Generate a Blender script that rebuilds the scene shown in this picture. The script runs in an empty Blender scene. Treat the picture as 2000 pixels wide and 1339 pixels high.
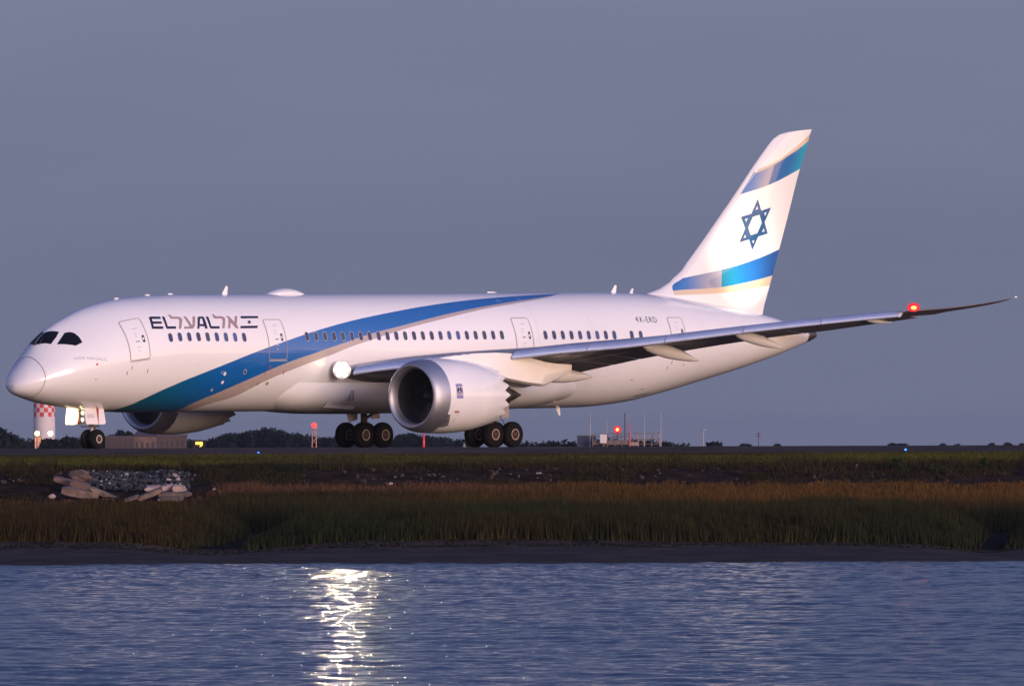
import bpy, bmesh, math, random, bisect
import numpy as np
from mathutils import Vector, Matrix
from mathutils.geometry import delaunay_2d_cdt
random.seed(7); rng = np.random.default_rng(7)
sc = bpy.context.scene; COL = sc.collection
R = math.radians

# ------------------------------------------------------------------ camera, sky, sun, exposure
cam = bpy.data.cameras.new('camera'); camo = bpy.data.objects.new('camera', cam); COL.objects.link(camo)
cam.sensor_width = 36; cam.lens = 468; cam.clip_start = 1; cam.clip_end = 30000
camo.location = (0, 0, .1)
tilt = math.atan((869 - 669.5) / 26000)
camo.rotation_euler = (Matrix.Rotation(R(90) + tilt, 3, 'X') @ Matrix.Rotation(R(-.2), 3, 'Z')).to_euler()
sc.camera = camo

SUN_EL, SUN_AZ = 2.0, 143.0            # afterglow low behind the photographer (azimuth clockwise from the view direction)
world = bpy.data.worlds.new('World'); sc.world = world; world.use_nodes = True
wn, wl = world.node_tree.nodes, world.node_tree.links
bg = wn['Background']
sky = wn.new('ShaderNodeTexSky'); sky.sky_type = 'NISHITA'; sky.sun_disc = False
sky.sun_elevation = R(SUN_EL); sky.sun_rotation = R(SUN_AZ); sky.altitude = 0
sky.air_density = .5; sky.dust_density = .6; sky.ozone_density = 2.0
# twilight vault: violet grey near the horizon, deeper blue overhead, plus the physical afterglow of the sky texture
tcw = wn.new('ShaderNodeTexCoord'); spw = wn.new('ShaderNodeSeparateXYZ'); wl.new(tcw.outputs['Generated'], spw.inputs[0])
rw = wn.new('ShaderNodeValToRGB'); wl.new(spw.outputs[2], rw.inputs[0])
SKYR = [(0, (.178, .194, .300)), (.013, (.158, .174, .272)), (.035, (.186, .204, .312)), (.12, (.082, .116, .262)), (.35, (.046, .082, .255)), (1, (.05, .085, .27))]
e = rw.color_ramp.elements; e[0].position, e[0].color = 0, (*SKYR[0][1], 1); e[1].position, e[1].color = 1, (*SKYR[-1][1], 1)
for p_, c_ in SKYR[1:-1]: q_ = e.new(p_); q_.color = (*c_, 1)
v1 = wn.new('ShaderNodeVectorMath'); v1.operation = 'SCALE'; v1.inputs['Scale'].default_value = 10; wl.new(rw.outputs[0], v1.inputs[0])
v2 = wn.new('ShaderNodeVectorMath'); v2.operation = 'SCALE'; v2.inputs['Scale'].default_value = .05; wl.new(sky.outputs[0], v2.inputs[0])
v3 = wn.new('ShaderNodeVectorMath'); v3.operation = 'ADD'; wl.new(v1.outputs[0], v3.inputs[0]); wl.new(v2.outputs[0], v3.inputs[1])
# afterglow over the hidden half of the sky: golden at the horizon, pink then lavender higher up
nzv = wn.new('ShaderNodeVectorMath'); nzv.operation = 'DOT_PRODUCT'; wl.new(tcw.outputs['Generated'], nzv.inputs[0])
nzv.inputs[1].default_value = (math.sin(R(SUN_AZ - 3)), math.cos(R(SUN_AZ - 3)), 0)
mr = wn.new('ShaderNodeMapRange'); mr.inputs[1].default_value = -.75; mr.inputs[2].default_value = 1; mr.interpolation_type = 'SMOOTHSTEP'; wl.new(nzv.outputs['Value'], mr.inputs[0])
rg_ = wn.new('ShaderNodeValToRGB'); wl.new(spw.outputs[2], rg_.inputs[0])
GLOW = [(0, (2.0, 1.05, .50)), (.035, (1.35, .78, .46)), (.10, (.78, .53, .46)), (.20, (.58, .49, .60)), (.45, (.27, .29, .46)), (1, (.04, .06, .12))]
e = rg_.color_ramp.elements; e[0].position, e[0].color = 0, (*GLOW[0][1], 1); e[1].position, e[1].color = 1, (*GLOW[-1][1], 1)
for p_, c_ in GLOW[1:-1]: q_ = e.new(p_); q_.color = (*c_, 1)
mg_ = wn.new('ShaderNodeMath'); mg_.operation = 'MULTIPLY'; mg_.inputs[1].default_value = 20; wl.new(mr.outputs[0], mg_.inputs[0])
v4 = wn.new('ShaderNodeVectorMath'); v4.operation = 'SCALE'; wl.new(rg_.outputs[0], v4.inputs[0]); wl.new(mg_.outputs[0], v4.inputs['Scale'])
v5 = wn.new('ShaderNodeVectorMath'); v5.operation = 'ADD'; wl.new(v3.outputs[0], v5.inputs[0]); wl.new(v4.outputs[0], v5.inputs[1])
# very faint unevenness of the evening air
nzw = wn.new('ShaderNodeTexNoise'); nzw.inputs['Scale'].default_value = 22; nzw.inputs['Detail'].default_value = 4; mpw = wn.new('ShaderNodeMapping'); mpw.inputs['Scale'].default_value = (1, 1, 5)
wl.new(tcw.outputs['Generated'], mpw.inputs['Vector']); wl.new(mpw.outputs[0], nzw.inputs['Vector'])
mnw = wn.new('ShaderNodeMapRange'); mnw.inputs[3].default_value = .92; mnw.inputs[4].default_value = 1.08; wl.new(nzw.outputs[0], mnw.inputs[0])
v6 = wn.new('ShaderNodeVectorMath'); v6.operation = 'SCALE'; wl.new(v5.outputs[0], v6.inputs[0]); wl.new(mnw.outputs[0], v6.inputs['Scale'])
wl.new(v6.outputs[0], bg.inputs['Color']); bg.inputs['Strength'].default_value = .1

sl = bpy.data.lights.new('sun', 'SUN'); sl.energy = 4.2; sl.angle = R(30); sl.color = (1, .71, .54)
so = bpy.data.objects.new('sun', sl); COL.objects.link(so)
_az = R(SUN_AZ); sd = Vector((math.sin(_az) * math.cos(R(SUN_EL)), math.cos(_az) * math.cos(R(SUN_EL)), math.sin(R(SUN_EL))))
so.rotation_euler = sd.to_track_quat('Z', 'Y').to_euler(); so.location = (0, -20, 30)

vs = sc.view_settings; vs.view_transform = 'Standard'; vs.look = 'None'; vs.gamma = 1; vs.exposure = 0
vs.use_curve_mapping = False
cy = sc.cycles; cy.max_bounces = 6; cy.diffuse_bounces = 2; cy.glossy_bounces = 3; cy.transmission_bounces = 2
cy.volume_bounces = 0; cy.transparent_max_bounces = 4; cy.caustics_reflective = False; cy.caustics_refractive = False
cy.sample_clamp_indirect = 8; cy.use_denoising = True

# ------------------------------------------------------------------ helpers
MATS = {}
def mat(name, col, rough=.5, metal=0, coat=0, spec=.5, emit=None, es=0, noise=0, nscale=3, bump=0, bscale=10, col2=None):
    if name in MATS: return MATS[name]
    m = bpy.data.materials.new(name); m.use_nodes = True; n, l = m.node_tree.nodes, m.node_tree.links
    b = n['Principled BSDF']; b.inputs['Base Color'].default_value = (*col, 1); b.inputs['Roughness'].default_value = rough
    b.inputs['Metallic'].default_value = metal; b.inputs['Coat Weight'].default_value = coat; b.inputs['Coat Roughness'].default_value = .05; b.inputs['Coat IOR'].default_value = 1.5
    b.inputs['Specular IOR Level'].default_value = spec
    if emit: b.inputs['Emission Color'].default_value = (*emit, 1); b.inputs['Emission Strength'].default_value = es
    if noise or bump:
        g = n.new('ShaderNodeNewGeometry'); t = n.new('ShaderNodeTexNoise'); t.inputs['Scale'].default_value = nscale
        t.inputs['Detail'].default_value = 6; l.new(g.outputs['Position'], t.inputs['Vector'])
        if noise:
            mx = n.new('ShaderNodeMix'); mx.data_type = 'RGBA'
            c2 = col2 or tuple(c * (1 - noise) for c in col)
            mx.inputs[6].default_value = (*col, 1); mx.inputs[7].default_value = (*c2, 1)
            r = n.new('ShaderNodeMapRange'); r.inputs[1].default_value = .35; r.inputs[2].default_value = .65
            l.new(t.outputs[0], r.inputs[0]); l.new(r.outputs[0], mx.inputs[0]); l.new(mx.outputs[2], b.inputs['Base Color'])
        if bump:
            t2 = n.new('ShaderNodeTexNoise'); t2.inputs['Scale'].default_value = bscale; t2.inputs['Detail'].default_value = 8
            l.new(g.outputs['Position'], t2.inputs['Vector'])
            bp = n.new('ShaderNodeBump'); bp.inputs['Strength'].default_value = bump; bp.inputs['Distance'].default_value = .1
            l.new(t2.outputs[0], bp.inputs['Height']); l.new(bp.outputs[0], b.inputs['Normal'])
    MATS[name] = m; return m

def mesh_obj(name, verts, faces, m, parent=None, smooth=True, recalc=True, uv=None, sharp=None):
    me = bpy.data.meshes.new(name)
    me.from_pydata([tuple(v) for v in verts], [], faces)
    if uv is not None:
        lay = me.uv_layers.new(name='UVMap')
        for p in me.polygons:
            for k, li in enumerate(p.loop_indices): lay.data[li].uv = uv[p.index][k]
    if recalc:
        bm = bmesh.new(); bm.from_mesh(me); bmesh.ops.recalc_face_normals(bm, faces=bm.faces); bm.to_mesh(me); bm.free()
    if smooth:
        me.polygons.foreach_set('use_smooth', [True] * len(me.polygons))
        if sharp is not None:
            try: me.set_sharp_from_angle(angle=R(sharp))
            except Exception: pass
    if isinstance(m, (list, tuple)):
        for q in m: me.materials.append(q)
    else: me.materials.append(m)
    o = bpy.data.objects.new(name, me); COL.objects.link(o)
    if parent: o.parent = parent
    return o

def tag(o, label=None, cat=None, group=None, kind=None):
    if label: o['label'] = label
    if cat: o['category'] = cat
    if group: o['group'] = group
    if kind: o['kind'] = kind
    return o
def thing(name, loc, label, cat, group=None, rz=0):
    o = bpy.data.objects.new(name, None); COL.objects.link(o); o.location = loc; o.rotation_euler = (0, 0, rz)
    return tag(o, label, cat, group)
def copy_tree(o, parent=None):
    c = o.copy(); COL.objects.link(c); c.parent = parent
    for ch in list(o.children): copy_tree(ch, c)
    return c

class MB:                                  # collects solids for one mesh
    def __init__(s): s.v = []; s.f = []
    def add(s, v, f):
        k = len(s.v); s.v += [tuple(p) for p in v]; s.f += [tuple(i + k for i in q) for q in f]; return s
    def box(s, a, b, bev=0):
        x0, y0, z0 = a; x1, y1, z1 = b
        v = [(x, y, z) for z in (z0, z1) for y in (y0, y1) for x in (x0, x1)]
        return s.add(v, [(0, 1, 3, 2), (4, 6, 7, 5), (0, 4, 5, 1), (2, 3, 7, 6), (0, 2, 6, 4), (1, 5, 7, 3)])
    def tube(s, p, q, r, r2=None, n=10):
        p, q = Vector(p), Vector(q); d = (q - p).normalized(); r2 = r if r2 is None else r2
        u = d.orthogonal().normalized(); w = d.cross(u)
        v = []
        for c, rr in ((p, r), (q, r2)):
            for k in range(n):
                a = 2 * math.pi * k / n; v.append(c + rr * (math.cos(a) * u + math.sin(a) * w))
        f = [(k, (k + 1) % n, n + (k + 1) % n, n + k) for k in range(n)] + [tuple(range(n)), tuple(range(n, 2 * n))]
        return s.add(v, f)
    def lathe(s, prof, axis='X', n=32, c=(0, 0, 0), close=True, mod=None):
        v = []; m = len(prof)
        for i, (t, r) in enumerate(prof):
            for k in range(n):
                a = 2 * math.pi * k / n; tt = t + (mod(i, k) if mod else 0)
                if axis == 'X': p = (tt, r * math.cos(a), r * math.sin(a))
                elif axis == 'Y': p = (r * math.cos(a), tt, r * math.sin(a))
                else: p = (r * math.cos(a), r * math.sin(a), tt)
                v.append((p[0] + c[0], p[1] + c[1], p[2] + c[2]))
        f = [(i * n + k, i * n + (k + 1) % n, (i + 1) * n + (k + 1) % n, (i + 1) * n + k) for i in range(m - 1) for k in range(n)]
        if close:
            if prof[0][1] > 1e-4: f.append(tuple(range(n)))
            if prof[-1][1] > 1e-4: f.append(tuple((m - 1) * n + k for k in range(n)))
        return s.add(v, f)
    def loft(s, rings, closed=True, cap=True):
        n = len(rings[0]); v = [p for r in rings for p in r]; m = len(rings)
        f = []
        for i in range(m - 1):
            for k in range(n if closed else n - 1):
                f.append((i * n + k, i * n + (k + 1) % n, (i + 1) * n + (k + 1) % n, (i + 1) * n + k))
        if cap: f += [tuple(range(n)), tuple((m - 1) * n + k for k in range(n))]
        return s.add(v, f)
    def blob(s, c, r, seed=0, n=10, m=7, jit=.25):
        rr = random.Random(seed); v = []
        v.append((c[0], c[1], c[2] + r[2])); 
        for i in range(1, m):
            a = math.pi * i / m
            for k in range(n):
                b = 2 * math.pi * k / n; q = 1 + rr.uniform(-jit, jit)
                v.append((c[0] + q * r[0] * math.sin(a) * math.cos(b), c[1] + q * r[1] * math.sin(a) * math.sin(b), c[2] + q * r[2] * math.cos(a)))
        v.append((c[0], c[1], c[2] - r[2])); f = []
        for k in range(n): f.append((0, 1 + k, 1 + (k + 1) % n)); f.append((len(v) - 1, 1 + (m - 2) * n + (k + 1) % n, 1 + (m - 2) * n + k))
        for i in range(m - 2):
            for k in range(n): f.append((1 + i * n + k, 1 + (i + 1) * n + k, 1 + (i + 1) * n + (k + 1) % n, 1 + i * n + (k + 1) % n))
        return s.add(v, f)
    def build(s, name, m, parent=None, **k): return mesh_obj(name, s.v, s.f, m, parent, **k)
    def buildA(s, name, m, parent, **k):    # aircraft frame: Y is port, mirrored into the right-handed local frame
        return mesh_obj(name, [(x - XM, -y, z) for x, y, z in s.v], s.f, m, parent, **k)

# ------------------------------------------------------------------ setting: terrain
def vnoise(x, y, seed=0):
    xi = np.floor(x).astype(np.int64); yi = np.floor(y).astype(np.int64); fx = x - xi; fy = y - yi
    fx = fx * fx * (3 - 2 * fx); fy = fy * fy * (3 - 2 * fy)
    def h(a, b):
        n = (a * 374761393 + b * 668265263 + seed * 1442695041) & 0x7fffffff
        n = ((n ^ (n >> 13)) * 1274126177) & 0x7fffffff
        return ((n ^ (n >> 16)) & 0xffff) / 65535.
    return (h(xi, yi) * (1 - fx) + h(xi + 1, yi) * fx) * (1 - fy) + (h(xi, yi + 1) * (1 - fx) + h(xi + 1, yi + 1) * fx) * fy
def fbm(x, y, o=4, seed=0):
    s = 0; a = .5
    for k in range(o): s = s + a * vnoise(x * 2 ** k, y * 2 ** k, seed + k); a *= .5
    return s / (1 - .5 ** o)
PD = [430, 488, 498, 508, 517.5, 519.5, 530, 545, 565, 590, 596, 603, 607, 612, 630, 655, 672]
PZ = [-5.2, -4.42, -4.27, -4.05, -3.78, -3.5, -3.3, -3.22, -3.1, -1.95, -1.72, -1.05, -.86, -.80, -.58, -.35, -.02]
WATER = -4.31
def creek(x, d):        # tidal gully cutting into the marsh
    cx = -11.2 + 1.2 * np.sin((d - 520) * .1); w = 1.5 + np.clip((540 - d) * .06, 0, 1.5)
    cx2 = 18.2 + 1.5 * np.sin((d - 515) * .08)
    e = np.exp(-((x - cx) / w) ** 2) * np.clip((562 - d) / 12, 0, 1)
    e2 = np.exp(-((x - cx2) / 1.9) ** 2) * np.clip((555 - d) / 10, 0, 1)
    return np.maximum(e, e2)
def HT(x, d):
    x = np.asarray(x, float); d = np.asarray(d, float)
    off = 2.2 * (fbm(x * .05 + 7, d * 0 + 3, 3, 5) - .5) + .03 * x
    dd = d - off * np.clip((600 - d) / 60, 0, 1)
    z = np.interp(dd, PD, PZ); L_ = np.clip((-12.6 - x) / 2.2, 0, 1)
    z = z * (1 - L_) + L_ * np.interp(dd, PD[:8] + [565, 584, 589, 596, 603, 607, 612, 630, 655, 672], PZ[:8] + [-3.15, -2.85, -2.5, -1.9, -1.15, -.88, -.80, -.58, -.35, -.02])
    rough = np.interp(d, [490, 515, 522, 588, 592, 604, 608, 650], [.01, .05, .12, .12, .28, .2, .02, .01])
    z = z + rough * (fbm(x * .7, d * .7, 4, 9) - .5) * 2
    z = z - .35 * creek(x, d) * np.clip((d - 505) / 14, 0, 1)
    return z
def grid_obj(name, xs, ds, hf, m, label=None, kind='structure'):
    X, D = np.meshgrid(xs, ds); Z = hf(X, D); nx, nd = len(xs), len(ds)
    v = np.stack([X, D, Z], -1).reshape(-1, 3)
    i = np.arange(nd - 1)[:, None] * nx + np.arange(nx - 1)[None, :]
    f = np.stack([i, i + 1, i + nx + 1, i + nx], -1).reshape(-1, 4)
    return fast_mesh(name, v, f, m, kind)
def fast_mesh(name, v, f, m, kind=None, cols=None, smooth=True, mats=None):
    me = bpy.data.meshes.new(name); k = f.shape[1]
    me.vertices.add(len(v)); me.vertices.foreach_set('co', v.astype(np.float32).ravel())
    me.loops.add(f.size); me.loops.foreach_set('vertex_index', f.astype(np.int32).ravel())
    me.polygons.add(len(f)); me.polygons.foreach_set('loop_start', np.arange(0, f.size, k, dtype=np.int32))
    me.polygons.foreach_set('loop_total', np.full(len(f), k, dtype=np.int32))
    me.polygons.foreach_set('use_smooth', np.full(len(f), smooth))
    me.update(calc_edges=True)
    if cols is not None:
        a = me.color_attributes.new('Tint', 'FLOAT_COLOR', 'POINT'); a.data.foreach_set('color', cols.astype(np.float32).ravel())
    me.materials.append(m); o = bpy.data.objects.new(name, me); COL.objects.link(o)
    if kind: o['kind'] = kind
    return o
def xs_nonuniform(w, step, far):
    a = np.arange(-w, w + step / 2, step); e = w * np.geomspace(1.15, far / w, 14)
    return np.concatenate([-e[::-1], a, e])

m_mud = mat('wet_mud', (.055, .044, .038), .8, spec=.05, noise=.45, nscale=.6, bump=.25, bscale=3, col2=(.026, .021, .019))
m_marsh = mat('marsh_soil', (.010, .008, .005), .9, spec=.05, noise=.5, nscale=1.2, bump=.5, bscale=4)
m_bank = mat('bank_soil', (.040, .022, .014), .9, spec=.05, noise=.7, nscale=1.1, bump=.8, bscale=3, col2=(.010, .006, .005))
m_verge = mat('verge_turf', (.018, .018, .006), .9, spec=.05, noise=.5, nscale=.25, bump=.4, bscale=6, col2=(.022, .018, .008))
m_road = mat('service_road', (.15, .12, .085), .85, spec=.1, noise=.4, nscale=.5, bump=.2, bscale=6)
m_asph = mat('asphalt', (.072, .056, .050), .9, spec=.03, noise=.35, nscale=.3, bump=.15, bscale=12)
m_far = mat('far_ground', (.05, .045, .035), .9, noise=.4, nscale=.02)
X1 = xs_nonuniform(45, .5, 5000)
grid_obj('mudflat', X1, np.concatenate([[-200, 100, 430], np.arange(480, 519.1, .5)]), lambda x, d: np.where(d < 440, -5.2, HT(x, np.maximum(d, 430))), m_mud)
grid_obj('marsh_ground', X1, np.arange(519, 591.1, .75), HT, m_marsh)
grid_obj('embankment', X1, np.arange(591, 606.1, .3), HT, m_bank)
grid_obj('service_road', X1, np.arange(606, 610.6, .5), HT, m_road)
grid_obj('grass_verge', X1, np.arange(610.5, 655.6, 1.5), HT, m_verge)
grid_obj('taxiway_shoulder', X1, np.array([655.5, 660, 666, 672]), HT, m_asph)
v = np.array([[-5200, 672, -.02], [5200, 672, -.02], [5200, 680, 0], [-5200, 680, 0], [5200, 835, 0], [-5200, 835, 0]])
fast_mesh('taxiway', v, np.array([[0, 1, 2, 3], [3, 2, 4, 5]]), m_asph, 'structure', smooth=False)
v = np.array([[-9000, 835, 0], [9000, 835, 0], [9000, 1000, -1.5], [-9000, 1000, -1.5], [12000, 2000, -4], [-12000, 2000, -4], [16000, 14000, -4], [-16000, 14000, -4]])
fast_mesh('ground', v, np.array([[0, 1, 2, 3], [3, 2, 4, 5], [5, 4, 6, 7]]), m_far, 'structure', smooth=False)
# pale strips along the taxiway, near and far side
m_line = mat('pale_line', (.60, .50, .45), .6, noise=.5, nscale=2)
v = np.array([[-600, 684, .004], [600, 684, .004], [600, 686.2, .004], [-600, 686.2, .004]])
fast_mesh('near_pale_strip', v, np.array([[0, 1, 2, 3]]), m_line, 'structure', smooth=False)
m_pale = mat('pale_strip', (.42, .34, .31), .6, noise=.3, nscale=.2)
v = np.array([[-900, 790, .004], [4.5, 790, .004], [4.5, 806, .004], [-900, 806, .004]])
fast_mesh('far_pale_strip', v, np.array([[0, 1, 2, 3]]), m_pale, 'structure', smooth=False)

# ------------------------------------------------------------------ water
mw = bpy.data.materials.new('sea_water'); mw.use_nodes = True; n, l = mw.node_tree.nodes, mw.node_tree.links
b = n['Principled BSDF']; b.inputs['Base Color'].default_value = (.004, .009, .022, 1); b.inputs['Roughness'].default_value = .07
b.inputs['IOR'].default_value = 1.333
g = n.new('ShaderNodeNewGeometry'); mp = n.new('ShaderNodeMapping'); mp.inputs['Scale'].default_value = (2.8, .75, 1)
l.new(g.outputs['Position'], mp.inputs['Vector'])
t1 = n.new('ShaderNodeTexNoise'); t1.inputs['Scale'].default_value = 4.5; t1.inputs['Detail'].default_value = 6; t1.inputs['Roughness'].default_value = .68
l.new(mp.outputs[0], t1.inputs['Vector'])
bp = n.new('ShaderNodeBump'); bp.inputs['Strength'].default_value = 1; bp.inputs['Distance'].default_value = .042
l.new(t1.outputs[0], bp.inputs['Height']); l.new(bp.outputs[0], b.inputs['Normal'])
def wave(x, y):
    z = 0; rs = random.Random(3)
    for lam, amp, cnt in ((6., .008, 5), (2.4, .007, 8), (1.2, .007, 14), (.75, .005, 16)):
        for k in range(cnt):
            a = rs.gauss(1.2, .55); L = lam * rs.uniform(.75, 1.3); kx = 2 * math.pi / L * math.cos(a); ky = 2 * math.pi / L * math.sin(a)
            z = z + amp / math.sqrt(cnt) * 1.7 * np.sin(kx * x + ky * y + rs.uniform(0, 6.28))
    gust = fbm(x * .05 + 3, y * .015, 3, 77)
    return z * (.75 + .6 * gust)
nu, nv = 520, 1150
dv = np.concatenate([np.linspace(225, 505, nv)]); uu = np.linspace(-1, 1, nu)
Dg = dv[:, None] * np.ones((1, nu)); Xg = uu[None, :] * (.0455 * dv[:, None] + 2)
edge = np.clip((1 - np.abs(uu[None, :])) * 12, 0, 1) * np.clip((dv[:, None] - 225) / 6, 0, 1)
Zg = WATER + wave(Xg, Dg) * edge
i = np.arange(nv - 1)[:, None] * nu + np.arange(nu - 1)[None, :]
v = np.stack([Xg, Dg, Zg], -1).reshape(-1, 3); f = np.stack([i, i + 1, i + nu + 1, i + nu], -1).reshape(-1, 4)
# calm sheet round the rippled one, butted edge to edge
e0, e1 = .0455 * 225 + 2, .0455 * 505 + 2; k = len(v)
ex = np.array([[-5000, -300, WATER], [5000, -300, WATER], [5000, 225, WATER], [-5000, 225, WATER], [-5000, 505, WATER], [5000, 505, WATER],
               [-e0, 225, WATER], [e0, 225, WATER], [-e1, 505, WATER], [e1, 505, WATER]])
v = np.concatenate([v, ex]); f = np.concatenate([f, np.array([[0, 1, 2, 3], [3, 6, 8, 4], [7, 2, 5, 9]]) + k])
fast_mesh('water', v, f, mw, 'structure')

# ================================================================== the airliner
PHI = R(46.9); PITCH = R(.5); XM = 31.35
air = bpy.data.objects.new('airliner', None); COL.objects.link(air)
air.location = (-25.82 + XM * math.cos(PHI), 688 + XM * math.sin(PHI), 0)
air.rotation_euler = (Matrix.Rotation(PHI, 3, 'Z') @ Matrix.Rotation(-PITCH, 3, 'Y')).to_euler()
tag(air, 'white twin-engine passenger jet with blue swoosh and star on its tail, taxiing', 'airplane')

ST = [(0,3.5,3.5,0,3.5),(.12,3.87,3.2,.48,3.55),(.4,4.28,3.04,.88,3.65),(1,4.86,2.87,1.36,3.85),(1.5,5.45,2.74,1.63,4.0),(2,6.0,2.63,1.86,4.12),(2.5,6.35,2.55,2.05,4.24),(3,6.63,2.48,2.2,4.35),
(4,7.06,2.36,2.44,4.55),(5,7.43,2.27,2.61,4.7),(6.5,7.8,2.16,2.78,4.9),(8,8.03,2.08,2.88,5.05),(10,8.17,2.05,2.94,5.15),
(12,8.22,2.05,2.95,5.15),(14,8.22,2.05,2.95,5.15),(40,8.24,2.01,2.95,5.15),(43,8.25,2.04,2.93,5.15),(46,8.23,2.24,2.84,5.25),
(49,8.1,2.7,2.6,5.4),(52,7.8,3.27,2.24,5.6),(55,7.4,3.86,1.75,5.72),(58,6.95,4.52,1.2,5.8),(60.3,6.45,5.1,.72,5.82),(61.9,6.1,5.55,.3,5.84),(62.2,6.02,5.66,.2,5.84)]
def slopes(xs, ys):
    n = len(xs); h = [xs[i + 1] - xs[i] for i in range(n - 1)]; d = [(ys[i + 1] - ys[i]) / h[i] for i in range(n - 1)]
    return [d[0]] + [0 if d[i - 1] * d[i] <= 0 else (3 * (h[i - 1] + h[i])) / ((2 * h[i] + h[i - 1]) / d[i - 1] + (h[i] + 2 * h[i - 1]) / d[i]) for i in range(1, n - 1)] + [d[-1]]
def interp(xs, ys, ms, x):
    if x <= xs[0]: return ys[0]
    if x >= xs[-1]: return ys[-1]
    i = bisect.bisect_right(xs, x) - 1; h = xs[i + 1] - xs[i]; t = (x - xs[i]) / h
    return (ys[i] * (2 * t ** 3 - 3 * t * t + 1) + ms[i] * h * (t ** 3 - 2 * t * t + t) + ys[i + 1] * (3 * t * t - 2 * t ** 3) + ms[i + 1] * h * (t ** 3 - t * t))
def curve(pts):
    xs = [p[0] for p in pts]; ys = [p[1] for p in pts]; ms = slopes(xs, ys)
    return lambda x: interp(xs, ys, ms, x)
SX = [math.sqrt(s[0]) for s in ST]; SC = [[s[k] for s in ST] for k in range(1, 5)]; SM = [slopes(SX, c) for c in SC]
def sec(X):
    q = math.sqrt(max(X, 0)); return [interp(SX, SC[k], SM[k], q) for k in range(4)]
def FS(X, th, off=0):            # fuselage surface: th from the crown, + to port
    zt, zb, w, zm = sec(X); c = math.cos(th)
    h = (zt - zm) if c > 0 else (zm - zb)
    k = .42 * min(1, max(0, (X - .4) / 1.2)) * min(1, max(0, (8 - X) / 4.5)) if c > 0 else 0
    p = Vector((X, w * math.sin(th) * (1 - k * c * c), zm + c * h))
    if off:
        nrm = Vector((0, math.sin(th) / max(w, .05), c / max(h, .05)))
        if X < 12 or X > 42:
            e = .02; a = FS(X + e, th); b_ = FS(max(X - e, 0), th); t = Vector((a.x - b_.x, a.y - b_.y, a.z - b_.z)).normalized()
            nrm = nrm.normalized(); nrm = nrm - t * nrm.dot(t)
        p = p + nrm.normalized() * off
    return p

# livery paint
def fcurve_node(nt, pts, xscale, yscale, x0=0):
    c = nt.nodes.new('ShaderNodeFloatCurve'); cm = c.mapping; cu = cm.curves[0]
    pts = [((x - x0) / xscale, y / yscale) for x, y in pts]
    cu.points[0].location = pts[0]; cu.points[1].location = pts[-1]
    for p in pts[1:-1]: cu.points.new(*p)
    for p in cu.points: p.handle_type = 'AUTO_CLAMPED'
    cm.update(); return c
def math_node(nt, op, a, b_=None, clamp=False):
    k = nt.nodes.new('ShaderNodeMath'); k.operation = op; k.use_clamp = clamp
    for i, q in enumerate((a, b_)):
        if q is None: continue
        if isinstance(q, (int, float)): k.inputs[i].default_value = q
        else: nt.links.new(q, k.inputs[i])
    return k.outputs[0]
def mixc(nt, fac, a, b_):
    k = nt.nodes.new('ShaderNodeMix'); k.data_type = 'RGBA'
    nt.links.new(fac, k.inputs[0]) if not isinstance(fac, (int, float)) else setattr(k.inputs[0], 'default_value', fac)
    for i, q in ((6, a), (7, b_)):
        if isinstance(q, tuple): k.inputs[i].default_value = (*q, 1)
        else: nt.links.new(q, k.inputs[i])
    return k.outputs[2]
def paint_bsdf(m):
    b = m.node_tree.nodes['Principled BSDF']; b.inputs['Roughness'].default_value = .32; b.inputs['Coat Weight'].default_value = 1.0
    b.inputs['Coat Roughness'].default_value = .04; b.inputs['Coat IOR'].default_value = 1.5; return b
WHITE = (.80, .79, .79); BLUE = (.003, .105, .36); TEAL = (.0, .10, .14); TAUPE = (.42, .34, .31)
UPC = [(0, 4), (5.2, 3.75), (6.3, 3.17), (6.48, 3.03), (7.13, 2.684), (8.15, 2.343), (9.71, 2.093), (11.5, 1.895), (13.44, 1.709), (15.0, 1.568), (17.44, 1.376), (19.55, 1.22), (22.53, 1.028), (25.92, .847), (30.12, .636), (34.43, .450), (36.73, .367), (39.42, .276), (42.0, .19), (63, .15)]
LOC = [(0, 4), (9, 3.8), (10.95, 3.2), (11.3, 2.98), (11.71, 2.582), (13.11, 2.289), (15.31, 1.983), (17.33, 1.764), (19.78, 1.57), (21.8, 1.419), (23.7, 1.278), (26.51, 1.116), (29.45, .941), (32.46, .769), (33.76, .702), (36.14, .575), (39.02, .411), (42.0, .18), (63, .1)]
TAC = [(0, 4), (10, 3.8), (11.9, 3.2), (12.3, 2.803), (13.1, 2.6), (14.2, 2.44), (16.09, 2.082), (18.4, 1.825), (20.41, 1.653), (22.52, 1.469), (24.15, 1.352), (26.97, 1.157), (29.91, .985), (33.62, .764), (36.5, .615), (39.2, .44), (42.0, .18), (63, .1)]
ml = bpy.data.materials.new('fuselage_paint'); ml.use_nodes = True; nt = ml.node_tree; b = paint_bsdf(ml)
uvn = nt.nodes.new('ShaderNodeUVMap'); sp = nt.nodes.new('ShaderNodeSeparateXYZ'); nt.links.new(uvn.outputs[0], sp.inputs[0])
u = sp.outputs[0]; th = math_node(nt, 'ABSOLUTE', sp.outputs[1])        # v stores th/4
def crv(pts):
    c = fcurve_node(nt, pts, 63, 4); nt.links.new(u, c.inputs['Value']); return c.outputs[0]
cu_, cl_, ct_ = crv(UPC), crv(LOC), crv(TAC)
def above(c, k=900): return math_node(nt, 'MULTIPLY', math_node(nt, 'SUBTRACT', th, c), k, True)
a_up = above(cu_); a_lo = above(cl_); a_ta = above(ct_)
blue = math_node(nt, 'SUBTRACT', a_up, a_lo, True); taup = math_node(nt, 'SUBTRACT', a_lo, a_ta, True)
tl = nt.nodes.new('ShaderNodeMapRange'); tl.inputs[1].default_value = 7 / 63; tl.inputs[2].default_value = 12.5 / 63; nt.links.new(u, tl.inputs[0])
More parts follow.
